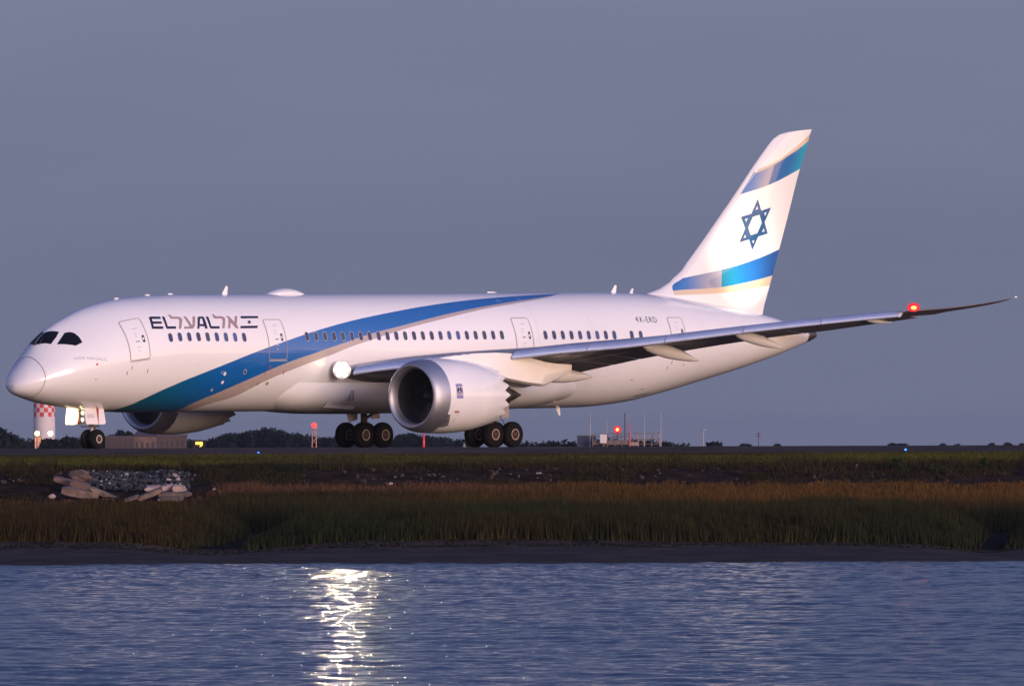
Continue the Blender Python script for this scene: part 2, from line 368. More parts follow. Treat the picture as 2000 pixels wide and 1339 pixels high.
bc = mixc(nt, tl.outputs[0], TEAL, BLUE)
geo_ = nt.nodes.new('ShaderNodeTexCoord')
nz = nt.nodes.new('ShaderNodeTexNoise'); nz.inputs['Scale'].default_value = .8; nz.inputs['Detail'].default_value = 5; nt.links.new(geo_.outputs['Object'], nz.inputs['Vector'])
wc = mixc(nt, math_node(nt, 'MULTIPLY', nz.outputs[0], .12), WHITE, (.60, .57, .55))
c = mixc(nt, blue, wc, bc); c = mixc(nt, taup, c, TAUPE)
nt.links.new(c, b.inputs['Base Color'])
nb = nt.nodes.new('ShaderNodeTexNoise'); nb.inputs['Scale'].default_value = .9; nb.inputs['Detail'].default_value = 2; nt.links.new(geo_.outputs['Object'], nb.inputs['Vector'])
bpn = nt.nodes.new('ShaderNodeBump'); bpn.inputs['Strength'].default_value = .25; bpn.inputs['Distance'].default_value = .01
nt.links.new(nb.outputs[0], bpn.inputs['Height']); nt.links.new(bpn.outputs[0], b.inputs['Coat Normal'])

m_white = mat('white_paint', WHITE, .32, coat=.8, noise=.06, nscale=.8)
m_grey = mat('grey_paint', (.40, .40, .42), .4, coat=.3, noise=.15, nscale=1)
m_seam = mat('panel_seam', (.30, .24, .23), .6)
m_frame = mat('window_frame', (.45, .43, .45), .4)
m_dark = mat('dark_void', (.012, .012, .014), .5)
m_alu = mat('bare_aluminium', (.46, .46, .51), .54, metal=1, noise=.12, nscale=1.5)
m_tyre = mat('tyre_rubber', (.007, .006, .006), .85, spec=.15)
m_rim = mat('wheel_rim', (.36, .31, .28), .45)
m_hub = mat('hub_steel', (.075, .038, .028), .5, metal=.3)
m_brown = mat('gear_steel', (.16, .12, .10), .45, metal=.4)
m_navy = mat('navy_paint', (.007, .005, .040), .5, coat=.1)
m_taupe = mat('taupe_paint', (.32, .22, .21), .4, coat=.5)
m_red = mat('red_paint', (.45, .06, .05), .5)
m_black = mat('cockpit_glass', (.006, .006, .008), .12, spec=.3)
m_textgrey = mat('grey_lettering', (.30, .28, .34), .5)

def halo_mix(name, col, es, f=.6):  # translucent glowing skin that imitates the halo round a lamp
    if name in MATS: return MATS[name]
    m = bpy.data.materials.new(name); m.use_nodes = True; n, l = m.node_tree.nodes, m.node_tree.links; n.clear()
    o = n.new('ShaderNodeOutputMaterial'); mx = n.new('ShaderNodeMixShader'); t = n.new('ShaderNodeBsdfTransparent'); e = n.new('ShaderNodeEmission')
    e.inputs[0].default_value = (*col, 1); e.inputs[1].default_value = es; mx.inputs[0].default_value = f
    l.new(t.outputs[0], mx.inputs[1]); l.new(e.outputs[0], mx.inputs[2]); l.new(mx.outputs[0], o.inputs[0]); MATS[name] = m; return m
def fus_patch(name, Xs, ths, m, parent, off=0, closed=False):
    V = []; F = []; U = []
    nX, nT = len(Xs), len(ths)
    for X in Xs:
        for t in ths[:-1] if closed else ths: V.append(FS(X, t, off))
    k = nT - 1 if closed else nT
    for i in range(nX - 1):
        for j in range(nT - 1):
            j2 = (j + 1) % k if closed else j + 1
            F.append((i * k + j, i * k + j2, (i + 1) * k + j2, (i + 1) * k + j))
            U.append([(Xs[i] / 63, ths[j] / 4), (Xs[i] / 63, ths[j + 1] / 4), (Xs[i + 1] / 63, ths[j + 1] / 4), (Xs[i + 1] / 63, ths[j] / 4)])
    F = [tuple(reversed(f)) for f in F]; U = [list(reversed(q)) for q in U]    # mirrored frame
    return mesh_obj(name, [(p.x - XM, -p.y, p.z) for p in V], F, m, parent, uv=U, recalc=False)
Xs = [(.03 + 3.47 * i / 70) ** 2 for i in range(71)]
Xs = [x for x in Xs if x < 61.25]
Xs += list(np.linspace(Xs[-1] + .35, 61.2, 150)); Xs = [float(x) for x in Xs]
fus = fus_patch('fuselage', Xs, [float(t) for t in np.linspace(-math.pi, math.pi, 145)], ml, air, closed=True)
# make sure normals point outwards
me = fus.data
if me.polygons[5000].normal.dot(Vector((0, me.polygons[5000].center.y, me.polygons[5000].center.z - 5.1))) < 0:
    print('FLIP fuselage')
def outward(o, c=None):
    bm = bmesh.new(); bm.from_mesh(o.data); bm.faces.ensure_lookup_table()
    s = sum(f.normal.dot(f.calc_center_median() - Vector((f.calc_center_median().x, 0, 5.1))) * f.calc_area() for f in bm.faces)
    if s < 0: bmesh.ops.reverse_faces(bm, faces=bm.faces); bm.to_mesh(o.data)
    bm.free()
outward(fus)
# tail cone of the auxiliary power unit
mb = MB(); mb.loft([[FS(X, t) * 1 for t in np.linspace(-math.pi, math.pi, 33)[:-1]] for X in (61.2, 61.6, 61.9, 62.1, 62.2)])
mb.buildA('tail_cone', mat('burnt_metal', (.10, .085, .08), .45, metal=.7), air)

def tri_fill(rings):
    pts = []; eds = []
    for r in rings:
        k = len(pts); pts += [Vector((p[0], p[1])) for p in r]; eds += [(k + i, k + (i + 1) % len(r)) for i in range(len(r))]
    vs_, _, fs_, *_r = delaunay_2d_cdt(pts, eds, [], 0, 1e-6)
    def inside(p, r):
        c = False
        for i in range(len(r)):
            a, b_ = r[i], r[i - 1]
            if (a[1] > p[1]) != (b_[1] > p[1]) and p[0] < (b_[0] - a[0]) * (p[1] - a[1]) / (b_[1] - a[1]) + a[0]: c = not c
        return c
    out = []
    for f in fs_:
        cc = (sum(vs_[i].x for i in f) / len(f), sum(vs_[i].y for i in f) / len(f))
        if sum(inside(cc, r) for r in rings) % 2: out.append(list(f))
    return vs_, out
# decals conformed to the skin: rings given as (X, th)
def decal(name, rings, m, parent, off=.006, step=.3, mapf=None):
    vs_, fs_ = tri_fill(rings)
    bm = bmesh.new(); bv = [bm.verts.new((v.x, v.y, 0)) for v in vs_]
    for f in fs_:
        try: bm.faces.new([bv[i] for i in f])
        except ValueError: pass
    sc_ = 3.0 if mapf is None else 1
    for _ in range(4):
        lg = [e for e in bm.edges if math.hypot(e.verts[0].co.x - e.verts[1].co.x, sc_ * (e.verts[0].co.y - e.verts[1].co.y)) > step]
        if not lg: break
        bmesh.ops.subdivide_edges(bm, edges=lg, cuts=1); bmesh.ops.triangulate(bm, faces=bm.faces)
    bm.verts.ensure_lookup_table()
    F = [[v.index for v in f.verts] for f in bm.faces]; bm.verts.index_update()
    F = [[v.index for v in f.verts] for f in bm.faces]
    V = []
    for v in bm.verts:
        p = FS(v.co.x, v.co.y, off) if mapf is None else mapf(v.co.x, v.co.y)
        V.append((p[0] - XM, -p[1], p[2]))
    bm.free(); o = mesh_obj(name, V, F, m, parent, recalc=False)
    if mapf is None: outward(o)
    return o
def text_rings(s, size, bold=.03, gap=1.2):
    c = bpy.data.curves.new('t', 'FONT'); c.body = s; c.size = size; c.offset = bold * size; c.space_character = gap; c.fill_mode = 'NONE'; c.resolution_u = 2
    o = bpy.data.objects.new('t', c); COL.objects.link(o); bpy.context.view_layer.update()
    me = bpy.data.meshes.new_from_object(o.evaluated_get(bpy.context.evaluated_depsgraph_get()))
    nb_ = {}
    for e in me.edges:
        a, b_ = e.vertices; nb_.setdefault(a, []).append(b_); nb_.setdefault(b_, []).append(a)
    rings = []; seen = set()
    for s0 in nb_:
        if s0 in seen: continue
        r = []; cur = s0; prev = None
        while cur not in seen:
            seen.add(cur); r.append((me.vertices[cur].co.x, me.vertices[cur].co.y))
            nx = [q for q in nb_[cur] if q != prev and q not in seen]
            prev = cur
            if not nx: break
            cur = nx[0]
        if len(r) > 2: rings.append(r)
    bpy.data.objects.remove(o); bpy.data.curves.remove(c); bpy.data.meshes.remove(me)
    return rings
def text_decal(name, s, X, th_, size, m, parent, dth=0, off=.006, width=None):
    rs = text_rings(s, size); mx = max(p[0] for r in rs for p in r); k = (width / mx) if width else 1
    par = bpy.data.objects.new(name, None); COL.objects.link(par); par.parent = parent
    rs.sort(key=lambda r: min(p[0] for p in r)); groups = []
    for r in rs:
        a, b_ = min(p[0] for p in r), max(p[0] for p in r)
        if groups and a < groups[-1][1] - 1e-4: groups[-1][0].append(r); groups[-1][1] = max(groups[-1][1], b_)
        else: groups.append([[r], b_])
    for gr, _ in groups:
        decal('letter', [[(X + p[0] * k, th_ + dth * p[0] * k / (width or mx) - p[1] / 3.0) for p in r] for r in gr], m, par, off)
LOGO = {'navy':[[[(7.9,0.8533),(8.02,0.8351),(8.69,0.8631),(8.65,0.9137),(8.05,0.8913),(8.0,0.9438),(8.6,0.9653),(8.57,1.0126),(7.96,0.9948),(7.94,1.0446),(8.59,1.0663),(8.51,1.1136),(7.76,1.0884)]],[[(8.8,0.8654),(8.97,0.8708),(8.89,1.075),(9.48,1.0888),(9.4,1.1349),(8.76,1.1196),(8.73,1.0947)]],[[(11.31,0.9286),(11.45,0.9063),(11.76,0.9079),(11.8,0.9311),(11.73,1.149),(11.54,1.1483),(11.53,1.1032),(11.17,1.1014),(11.12,1.1492),(10.95,1.1482)],[(11.45,0.9523),(11.61,0.9531),(11.53,1.0616),(11.26,1.0602)]],[[(11.95,0.9101),(12.14,0.9104),(12.07,1.1047),(12.68,1.1058),(12.61,1.1506),(11.96,1.1495),(11.9,1.1278)]],[[(14.57,0.9028),(15.89,0.9051),(15.8,0.9511),(14.49,0.9537)]],[[(14.24,1.1025),(15.56,1.0988),(15.44,1.1482),(14.16,1.149)]],[[(15.08,0.9866),(15.09,1.0077),(15.18,1.008),(15.1,1.0288),(15.11,1.0494),(15.02,1.0494),(14.94,1.0695),(14.93,1.0492),(14.84,1.049),(14.92,1.0285),(14.91,1.0075),(15.0,1.0076)]]],'taupe':[[[(9.32,0.8329),(9.46,0.8419),(9.49,0.8866),(10.02,0.899),(10.14,0.9422),(10.08,0.9821),(9.78,1.1394),(9.6,1.1369),(9.85,0.9955),(9.88,0.9541),(9.84,0.9403),(9.34,0.9291),(9.32,0.9117)]],[[(10.31,0.8939),(10.51,0.8962),(10.65,1.08),(10.74,1.0505),(10.98,0.9009),(11.18,0.9027),(10.84,1.0963),(10.68,1.1364),(10.58,1.1458),(9.99,1.1415),(10.05,1.1021),(10.45,1.1024)]],[[(12.51,0.8601),(12.66,0.8655),(12.7,0.903),(13.21,0.9056),(13.33,0.942),(13.27,0.9899),(12.99,1.147),(12.8,1.1466),(13.05,1.0052),(13.09,0.9658),(13.03,0.9513),(12.53,0.9504),(12.49,0.9374)]],[[(13.48,0.901),(13.69,0.9047),(13.9,1.0268),(14.14,0.9021),(14.32,0.9024),(14.08,1.0332),(14.0,1.0679),(14.05,1.1488),(13.83,1.1484),(13.6,1.0324),(13.42,1.1477),(13.24,1.1474),(13.56,0.9586)]]]}

lg = bpy.data.objects.new('airline_lettering', None); COL.objects.link(lg); lg.parent = air
for kind, mm in (('navy', m_navy), ('taupe', m_taupe)):
    for gl in LOGO[kind]: decal('letter', gl, mm, lg, .007)
text_decal('registration', '4X-ERD', 44.95, 1.094, .50, m_navy, air, dth=.02, width=1.75)
text_decal('name_lettering', 'NOF HAGALIL', 2.62, 1.30, .27, m_textgrey, air, dth=.225, width=1.85)

# cabin windows
def win_mesh(w, h, rr, off, depth_z, th0, Xc=20., n=6):
    ring = []
    for (sx, sy) in ((1, 1), (-1, 1), (-1, -1), (1, -1)):
        q = [(sx * (w / 2 - rr) + rr * math.cos(a), sy * (h / 2 - rr) + rr * math.sin(a)) for a in
             [math.atan2(sy, sx) - math.pi / 4 + math.pi / 2 * k / (n - 1) for k in range(n)]]
        ring += q
    return ring
m_pane = [mat('cabin_pane_%d' % i, c_, .12, spec=.6, coat=.3) for i, c_ in enumerate(((.035, .030, .10), (.035, .045, .13), (.05, .075, .20), (.035, .05, .085), (.03, .028, .075), (.06, .085, .26)))]
_wm = {}
def window(X, th0, mi, w=.27, h=.46, parent=None, const=True):
    ring = win_mesh(w, h, .125, 0, 0, th0)
    def build(rg, off, mm, nm, par, hole=None):
        rings = [[(X + p[0], th0 - p[1] / 3.02) for p in rg]]
        if hole: rings.append([(X + p[0], th0 - p[1] / 3.02) for p in hole])
        return decal(nm, rings, mm, par, off, step=9)
    big = win_mesh(w + .05, h + .05, .15, 0, 0, th0)
    if const and (key := (mi, 0)) in _wm:
        src, sx = _wm[key]; o = src.copy(); COL.objects.link(o); o.parent = air; o.location.x = X - sx
        fr, fx = _wm['frame']; q = fr.copy(); COL.objects.link(q); q.parent = o
        q.location.x = -fx + sx      # the frame mesh sits at fx, the window mesh at sx
        return o
    o = build(ring, .010, m_pane[mi], 'window', air)
    q = build(big, .006, m_frame, 'window_frame', o)
    if const:
        _wm[(mi, 0)] = (o, X)
        if 'frame' not in _wm: _wm['frame'] = (q, X)
    return o
tints = [0, 1, 0, 4, 3, 1, 2, 5, 0]
for i in range(9): window(8.86 + (14.29 - 8.86) * i / 8, 1.284 + .026 * i / 8, tints[i], const=False)
mid = [4, 3, 3, 4, 3, 0, 4, 4, 0, 4, 0, 3, 4, 3, 4, 1, 2, 5, 0, 3, 3, 0, 3]
for i in range(23): window(19.03 + (34.01 - 19.03) * i / 22, 1.304, mid[i])
rear = [0, 4, 0, 4, 1, 1, 2, 0, 1]
for i in range(9): window(37.42 + (42.88 - 37.42) * i / 8, 1.312 + .01 * i / 8, rear[i], const=(i < 8 and False))
window(44.29, 1.331, 0, const=False); window(45.03, 1.34, 1, const=False)

# doors: a slightly proud skin panel with a seam round it
def rrect(x0, x1, t0, t1, r, n=5, slant=0):
    rt = r / 3.0; out = []
    for cx, ct, a0 in ((x1 - r, t1 - rt, 0), (x0 + r, t1 - rt, 90), (x0 + r, t0 + rt, 180), (x1 - r, t0 + rt, 270)):
        for k in range(n):
            a = R(a0 + 90 * k / (n - 1)); out.append((cx + r * math.cos(a), ct + rt * math.sin(a)))
    return out
def dense(r, s=.12):
    o = []
    for i in range(len(r)):
        a, b_ = r[i - 1], r[i]; d = math.hypot(a[0] - b_[0], 3 * (a[1] - b_[1])); k = max(1, int(d / s))
        o += [(a[0] + (b_[0] - a[0]) * j / k, a[1] + (b_[1] - a[1]) * j / k) for j in range(k)]
    return o
def door(x0, x1, t0, t1, shear, wx, wt, wh=.42, ww=.17):
    def sh(r): return [(x, t) for x, t in [(p[0] + shear * (p[1] - t0) / (t1 - t0), p[1]) for p in r]]
    outer = dense(sh(rrect(x0 - .03, x1 + .03, t0 - .01, t1 + .01, .17))); inner = dense(sh(rrect(x0 + .012, x1 - .012, t0 + .004, t1 - .004, .14)))
    nx, ntt = 8, 20
    d = fus_patch('door', [x0 + .03 + (x1 - x0 - .06) * i / nx for i in range(nx + 1)], [t0 + .012 + (t1 - t0 - .024) * j / ntt for j in range(ntt + 1)], ml, air, off=.008)
    outward(d)
    if abs(shear) > 1e-6:
        for v_ in d.data.vertices: pass
    decal('door_seam', [outer, inner], m_seam, d, .011, step=.4)
    decal('door_window', [[(wx + p[0], wt - p[1] / 3.02) for p in win_mesh(ww, wh, .08, 0, 0, 0)]], m_pane[3], d, .014, step=9)
    # handle plate and instruction placards
    xm = (x0 + x1) / 2 - .15
    decal('handle', [rrect(xm, xm + .26, wt + .02, wt + .045, .03)], m_textgrey, d, .014, step=9)
    for k, (dt, w_) in enumerate(((-.22, .35), (-.12, .16), (-.07, .16), (.13, .2), (.2, .12))):
        decal('placard', [rrect(xm + .04, xm + .04 + w_, wt + dt, wt + dt + .012, .008)], m_frame, d, .014, step=9)
    decal('sill', [rrect(x0 - .03, x1 + .03, t1 + .014, t1 + .03, .02)], m_grey, d, .02, step=.4)
    for dx, dt in ((-.18, .2), (1.22, .2), (.1, .10)):
        decal('red_mark', [rrect(x0 + dx, x0 + dx + .05, t1 + dt, t1 + dt + .075, .015)], m_red, d, .008, step=.4)
    return d
door(5.96, 7.28, .83, 1.60, 0, 7.0, 1.24)
door(16.07, 17.40, .985, 1.692, 0, 17.1, 1.315)
door(35.08, 36.40, .985, 1.692, 0, 36.16, 1.315)
door(47.62, 48.86, 1.015, 1.76, 0, 48.62, 1.33)
# ports, drains and vents on the skin
def dot(X, t, r, m, nm='port'): decal(nm, [[(X + r * math.cos(a), t + r / 3 * math.sin(a)) for a in np.linspace(0, 2 * math.pi, 17)[:-1]]], m, air, .009, step=9)
for X, t, r, m_ in ((12.91, 1.938, .10, m_white), (12.93, 2.094, .10, m_white), (14.39, 1.902, .13, m_frame), (14.39, 1.902, .09, m_navy), (15.62, 2.126, .11, m_seam), (16.33, 2.128, .11, m_seam), (3.82, 1.538, .07, m_red), (3.84, 1.9, .05, m_seam), (12.4, 2.25, .09, m_grey)):
    dot(X, t, r, m_)
decal('outflow_slot', [rrect(46.0, 47.2, 2.62, 2.655, .03)], m_dark, air, .008)
decal('vent', [rrect(45.9, 46.3, 2.42, 2.44, .02)], m_seam, air, .008)
decal('vent', [rrect(44.6, 44.8, 2.15, 2.17, .02)], m_seam, air, .008)
# radome seam
ring_o = [(1.02 + .10 * math.cos(a * 1.0), a) for a in np.linspace(-math.pi, math.pi, 90)]
V = []; 
for k_, (dx) in enumerate((0, .035)):
    for X_, a in ring_o: V.append(FS(X_ + dx, a, .006))
nn = len(ring_o)
mesh_obj('radome_seam', [(p.x - XM, -p.y, p.z) for p in V], [(i, i + 1, nn + i + 1, nn + i) for i in range(nn - 1)], m_seam, air, recalc=False)
m_joint = mat('skin_joint', (.60, .57, .57), .5)
for Xj in (36.9, 41.2, 50.6, 57.4):
    decal('skin_joint', [[(Xj, t) for t in np.linspace(.05, 2.9, 60)] + [(Xj + .022, t) for t in np.linspace(2.9, .05, 60)]], m_joint if Xj not in (24.0,) else m_taupe, air, .005, step=9)
rr_ = random.Random(5)
for k in range(26):
    Xp, tp = rr_.uniform(4, 56), rr_.choice((rr_.uniform(1.75, 2.6), rr_.uniform(.5, .95))); wd_, hd = rr_.uniform(.06, .30), rr_.uniform(.006, .03)
    decal('access_panel', [dense(rrect(Xp, Xp + wd_ + .1, tp, tp + hd + .02, .03), .2), dense(rrect(Xp + .015, Xp + wd_ + .085, tp + .005, tp + hd + .015, .02), .2)], m_joint, air, .006, step=9)
# cockpit glazing
wa = [(1.62, .022), (2.0, .022), (2.33, .022), (2.60, .26), (2.81, .470), (2.5, .560), (2.04, .640), (1.80, .36)]
wb = [(2.25, .752), (2.99, .592), (3.25, .64), (3.41, .722), (3.48, .862), (3.45, 1.0), (3.02, 1.011)]
for s in (1, -1):
    for rg in (wa, wb):
        pane = decal('cockpit_window', [dense([(x, s * t) for x, t in rg], .2)], m_black, air, .012, step=.15)
mb = MB()
for s in (1, -1):
    p = FS(1.72, s * .30, .05); q = FS(2.3, s * .12, .05); mb.tube(p, q, .02, n=6)
mb.buildA('wiper', m_dark, air)

# roof blades, satellite dome and belly antenna
def blade(name, X, z, L, hgt, sweep, w=.05, sg=1, y=0):
    mb = MB(); rings = []
    for f_, c_ in ((0, 1), (.5, .7), (.85, .5), (1, .3)):
        x0 = X + sweep * f_; cl = L * c_
        rings.append([(x0, y, z + sg * hgt * f_), (x0 + cl * .3, y + w * c_, z + sg * hgt * f_), (x0 + cl, y, z + sg * hgt * f_), (x0 + cl * .3, y - w * c_, z + sg * hgt * f_)])
    mb.loft(rings); return mb.buildA(name, m_white, air, sharp=40)
blade('antenna_blade', 15.55, 8.2, .42, .44, .30); blade('antenna_blade', 45.7, 8.2, .42, .42, .32); blade('antenna_blade', 47.15, 8.14, .32, .3, .25)
blade('antenna_blade', 41.2, 2.06, .35, .46, .28, sg=-1)
blade('antenna_blade', 35.9, 8.22, .9, .08, .1, .08); 
mb = MB()
for X, h in ((3.0, .0), (7.7, .05), (10.0, .05), (11.7, .05)):
    if h: mb.blob((X, 0, FS(X, 0).z + .02), (.2, .08, .05), jit=0)
mb.buildA('roof_fitting', m_white, air)
V = []; rings = []
dome = curve([(19.0, .02), (19.25, .12), (19.7, .25), (20.2, .31), (20.7, .27), (21.2, .14), (21.7, .02)])
for X in np.linspace(19.0, 21.7, 22):
    h = dome(float(X)); wd = .62 * math.sqrt(max(.05, 1 - ((X - 20.35) / 1.36) ** 2))
    rings.append([(float(X), wd * math.cos(a), 8.15 + (h + .07) * max(0, math.sin(a)) ** .8 if math.sin(a) > 0 else 8.12) for a in np.linspace(0, 2 * math.pi, 25)[:-1]])
mb = MB(); mb.loft(rings); mb.buildA('satellite_dome', m_white, air)

# ---- fin
FIN_LE = [(47.6, 7.6), (48.6, 8.16), (49.6, 8.42), (50.43, 8.78), (51.43, 9.44), (53.1, 10.97), (54.9, 12.7), (56.97, 14.76), (58.5, 16.22), (59.0, 16.62), (59.5, 16.86), (60.2, 17.0), (60.9, 17.07)]
FIN_TE = [(57.86, 6.6), (58.0, 7.1), (58.1, 7.45), (58.3, 7.9), (58.6, 8.6), (59.35, 10.45), (60.1, 12.3), (60.95, 14.5), (61.72, 16.15), (61.88, 16.5), (61.96, 16.75), (62.06, 16.95), (62.17, 17.16)]
def afoil(n=12):
    t = [.5 * (1 - math.cos(math.pi * k / n)) for k in range(n + 1)]
    y = [5 * (.2969 * math.sqrt(x) - .1260 * x - .3516 * x * x + .2843 * x ** 3 - .1036 * x ** 4) for x in t]
    return t, y
AT, AY = afoil(16)
def fin_half(x_, t_): return 0
rings = []
for i, (a, c_) in enumerate(zip(FIN_LE, FIN_TE)):
    L = math.hypot(c_[0] - a[0], c_[1] - a[1]); tc = .09 if i < 4 else .10 if i < 9 else .07
    pts = []
    for k in range(len(AT) - 1, -1, -1): pts.append((a[0] + (c_[0] - a[0]) * AT[k], AY[k] * tc * L, a[1] + (c_[1] - a[1]) * AT[k]))
    for k in range(1, len(AT) - 1): pts.append((a[0] + (c_[0] - a[0]) * AT[k], -AY[k] * tc * L, a[1] + (c_[1] - a[1]) * AT[k]))
    rings.append(pts)
# refine between stations
def refine(rings, k=3):
    out = []
    for a, b_ in zip(rings, rings[1:]):
        for j in range(k): out.append([tuple(p[i] + (q[i] - p[i]) * j / k for i in range(3)) for p, q in zip(a, b_)])
    out.append(rings[-1]); return out
mf = bpy.data.materials.new('fin_paint'); mf.use_nodes = True; nt = mf.node_tree; b = paint_bsdf(mf)
tc_ = nt.nodes.new('ShaderNodeTexCoord'); sp = nt.nodes.new('ShaderNodeSeparateXYZ'); nt.links.new(tc_.outputs['Object'], sp.inputs[0])
xf = math_node(nt, 'MULTIPLY', math_node(nt, 'SUBTRACT', sp.outputs[0], 48 - XM), 1 / 16.); zf = sp.outputs[2]
def fcv(pts):
    c = fcurve_node(nt, pts, 16, 20, 48); nt.links.new(xf, c.inputs['Value']); return c.outputs[0]
zn = math_node(nt, 'MULTIPLY', zf, 1 / 20.)
def ab(pts): return math_node(nt, 'MULTIPLY', math_node(nt, 'SUBTRACT', zn, fcv(pts)), 900, True)
B1 = ab([(48, 12), (55, 14.0), (57.28, 14.84), (58.83, 15.3), (60.3, 15.95), (61.74, 16.72), (64, 18.2)])
B2 = ab([(48, 12), (55, 13.9), (57.15, 14.64), (58.96, 15.22), (60.64, 15.93), (61.7, 16.42), (64, 17.6)])
B3 = ab([(48, 11), (55, 13.25), (56.05, 13.54), (58.3, 14.05), (60.89, 14.87), (64, 16)])
B4 = ab([(48, 8.4), (51.36, 8.99), (54.42, 9.45), (56.72, 9.88), (59.2, 10.49), (64, 12)])
B5 = ab([(48, 8.0), (50.34, 8.28), (54.16, 8.46), (55.95, 8.66), (58.5, 9.05), (64, 10.2)])
B6 = ab([(48, 7.9), (49.71, 8.03), (51.6, 8.07), (55.43, 8.22), (58.4, 8.55), (64, 9.3)])
ramp = nt.nodes.new('ShaderNodeValToRGB'); nt.links.new(xf, ramp.inputs[0])
def rset(rm, st):
    e = rm.color_ramp.elements
    e[0].position, e[0].color = st[0][0], (*st[0][1], 1); e[1].position, e[1].color = st[-1][0], (*st[-1][1], 1)
    for p, c_ in st[1:-1]: q = e.new(p); q.color = (*c_, 1)
g16 = lambda X: (X - 48) / 16
nzf = nt.nodes.new('ShaderNodeTexNoise'); nzf.inputs['Scale'].default_value = .8; nt.links.new(tc_.outputs['Object'], nzf.inputs['Vector'])
rset(ramp, [(g16(49), BLUE), (g16(51.5), (.01, .13, .40)), (g16(53.6), (.30, .32, .42)), (g16(54.25), (.33, .33, .42)), (g16(54.3), (0, .22, .34)), (g16(55.3), (.0, .22, .42)), (g16(56.6), (.005, .15, .48)), (g16(58.8), (.006, .08, .30))])
ramp2 = nt.nodes.new('ShaderNodeValToRGB'); xs2 = math_node(nt, 'SUBTRACT', xf, math_node(nt, 'MULTIPLY', math_node(nt, 'SUBTRACT', zf, 14.6), .5 / 16)); nt.links.new(xs2, ramp2.inputs[0])
rset(ramp2, [(g16(56.2), (.01, .14, .45)), (g16(57.3), (.10, .19, .40)), (g16(58.4), (.36, .34, .40)), (g16(58.6), (.30, .28, .33)), (g16(58.63), (.004, .10, .33)), (g16(60.0), (.002, .14, .38)), (g16(60.9), (.0, .32, .46)), (g16(61.4), (.0, .28, .40))])
CREAM = (.80, .79, .76); SAND = (.60, .48, .33)
c = CREAM
band1 = math_node(nt, 'SUBTRACT', B2, B1, True); up_b = math_node(nt, 'SUBTRACT', B3, B2, True)
low_b = math_node(nt, 'SUBTRACT', B5, B4, True); low_t = math_node(nt, 'SUBTRACT', B6, B5, True)
c = mixc(nt, band1, CREAM, SAND); c = mixc(nt, up_b, c, ramp2.outputs[0]); c = mixc(nt, low_b, c, ramp.outputs[0]); c = mixc(nt, low_t, c, SAND)
# unpainted leading edge strip: where X is close to the leading edge line, stays white
led = fcurve_node(nt, [(7, 51.0), (8.4, 50.4), (9.0, 51.3), (11, 53.55), (14.76, 57.4), (16.22, 59.2), (18, 62)], 13, 14, 6)
led2 = math_node(nt, 'MULTIPLY', math_node(nt, 'SUBTRACT', zf, 6), 1 / 13.)
for p, (z_, X_) in zip(led.mapping.curves[0].points, [(7, 51.0), (8.4, 50.4), (9.0, 51.3), (11, 53.55), (14.76, 57.4), (16.22, 59.2), (18, 62)]): p.location = ((z_ - 6) / 13, (X_ - 48) / 16)
led.mapping.update(); nt.links.new(led2, led.inputs['Value'])
isle = math_node(nt, 'MULTIPLY', math_node(nt, 'SUBTRACT', led.outputs[0], xf), 300, True)
c = mixc(nt, isle, c, (.72, .71, .72))
nt.links.new(c, b.inputs['Base Color'])
mb = MB(); mb.loft(refine(rings)); fin = mb.buildA('tail_fin', mf, air, sharp=50)
def finy(X, Z):       # half thickness at (X, Z)
    zs = [p[1] for p in FIN_LE]; i = min(max(bisect.bisect_right(zs, Z) - 1, 0), len(zs) - 2)
    best = 0
    t = (Z - zs[i]) / (zs[i + 1] - zs[i]); xl = FIN_LE[i][0] + t * (FIN_LE[i + 1][0] - FIN_LE[i][0])
    ti = [p[1] for p in FIN_TE]; j = min(max(bisect.bisect_right(ti, Z) - 1, 0), len(ti) - 2)
    t = (Z - ti[j]) / (ti[j + 1] - ti[j]); xt = FIN_TE[j][0] + t * (FIN_TE[j + 1][0] - FIN_TE[j][0])
    f_ = min(max((X - xl) / (xt - xl), 0), 1)
    return 5 * .10 * (xt - xl) * (.2969 * math.sqrt(f_) - .1260 * f_ - .3516 * f_ * f_ + .2843 * f_ ** 3 - .1036 * f_ ** 4)
# six pointed star: two interlaced triangle outlines as one outline with holes
tip = [(57.4, 13.29), (58.55, 12.84), (58.28, 11.42), (56.92, 10.52), (55.81, 10.93), (55.98, 12.32)]
cx = sum(p[0] for p in tip) / 6; cz = sum(p[1] for p in tip) / 6
def xsec(a, b_, c_, d):
    A_ = np.array([[b_[0] - a[0], c_[0] - d[0]], [b_[1] - a[1], c_[1] - d[1]]]); t, _ = np.linalg.solve(A_, np.array([c_[0] - a[0], c_[1] - a[1]])); return (a[0] + t * (b_[0] - a[0]), a[1] + t * (b_[1] - a[1]))
inn = [xsec(tip[k], tip[(k + 2) % 6], tip[(k - 1) % 6], tip[(k + 1) % 6]) for k in range(6)]   # between tip k and k+1
outer = []
for k in range(6): outer += [tip[k], inn[k]]
ihex = [(cx + (p[0] - cx) * .72, cz + (p[1] - cz) * .72) for p in inn]
holes = [ihex]
for k in range(6):
    tri = [tip[k], inn[k], inn[k - 1]]; gx = sum(p[0] for p in tri) / 3; gz = sum(p[1] for p in tri) / 3
    gx, gz = gx + (cx - gx) * .03, gz + (cz - gz) * .03
    holes.append([(gx + (p[0] - gx) * .30, gz + (p[1] - gz) * .30) for p in tri])
m_star = mat('star_paint', (.003, .055, .19), .35, coat=.5, noise=.6, nscale=.7, col2=(.008, .11, .26))
for s in (1, -1):
    o = decal('star_emblem', [outer] + holes, m_star, air, step=.4, mapf=lambda X, Z, s=s: (X, s * (finy(X, Z) + .012), Z))
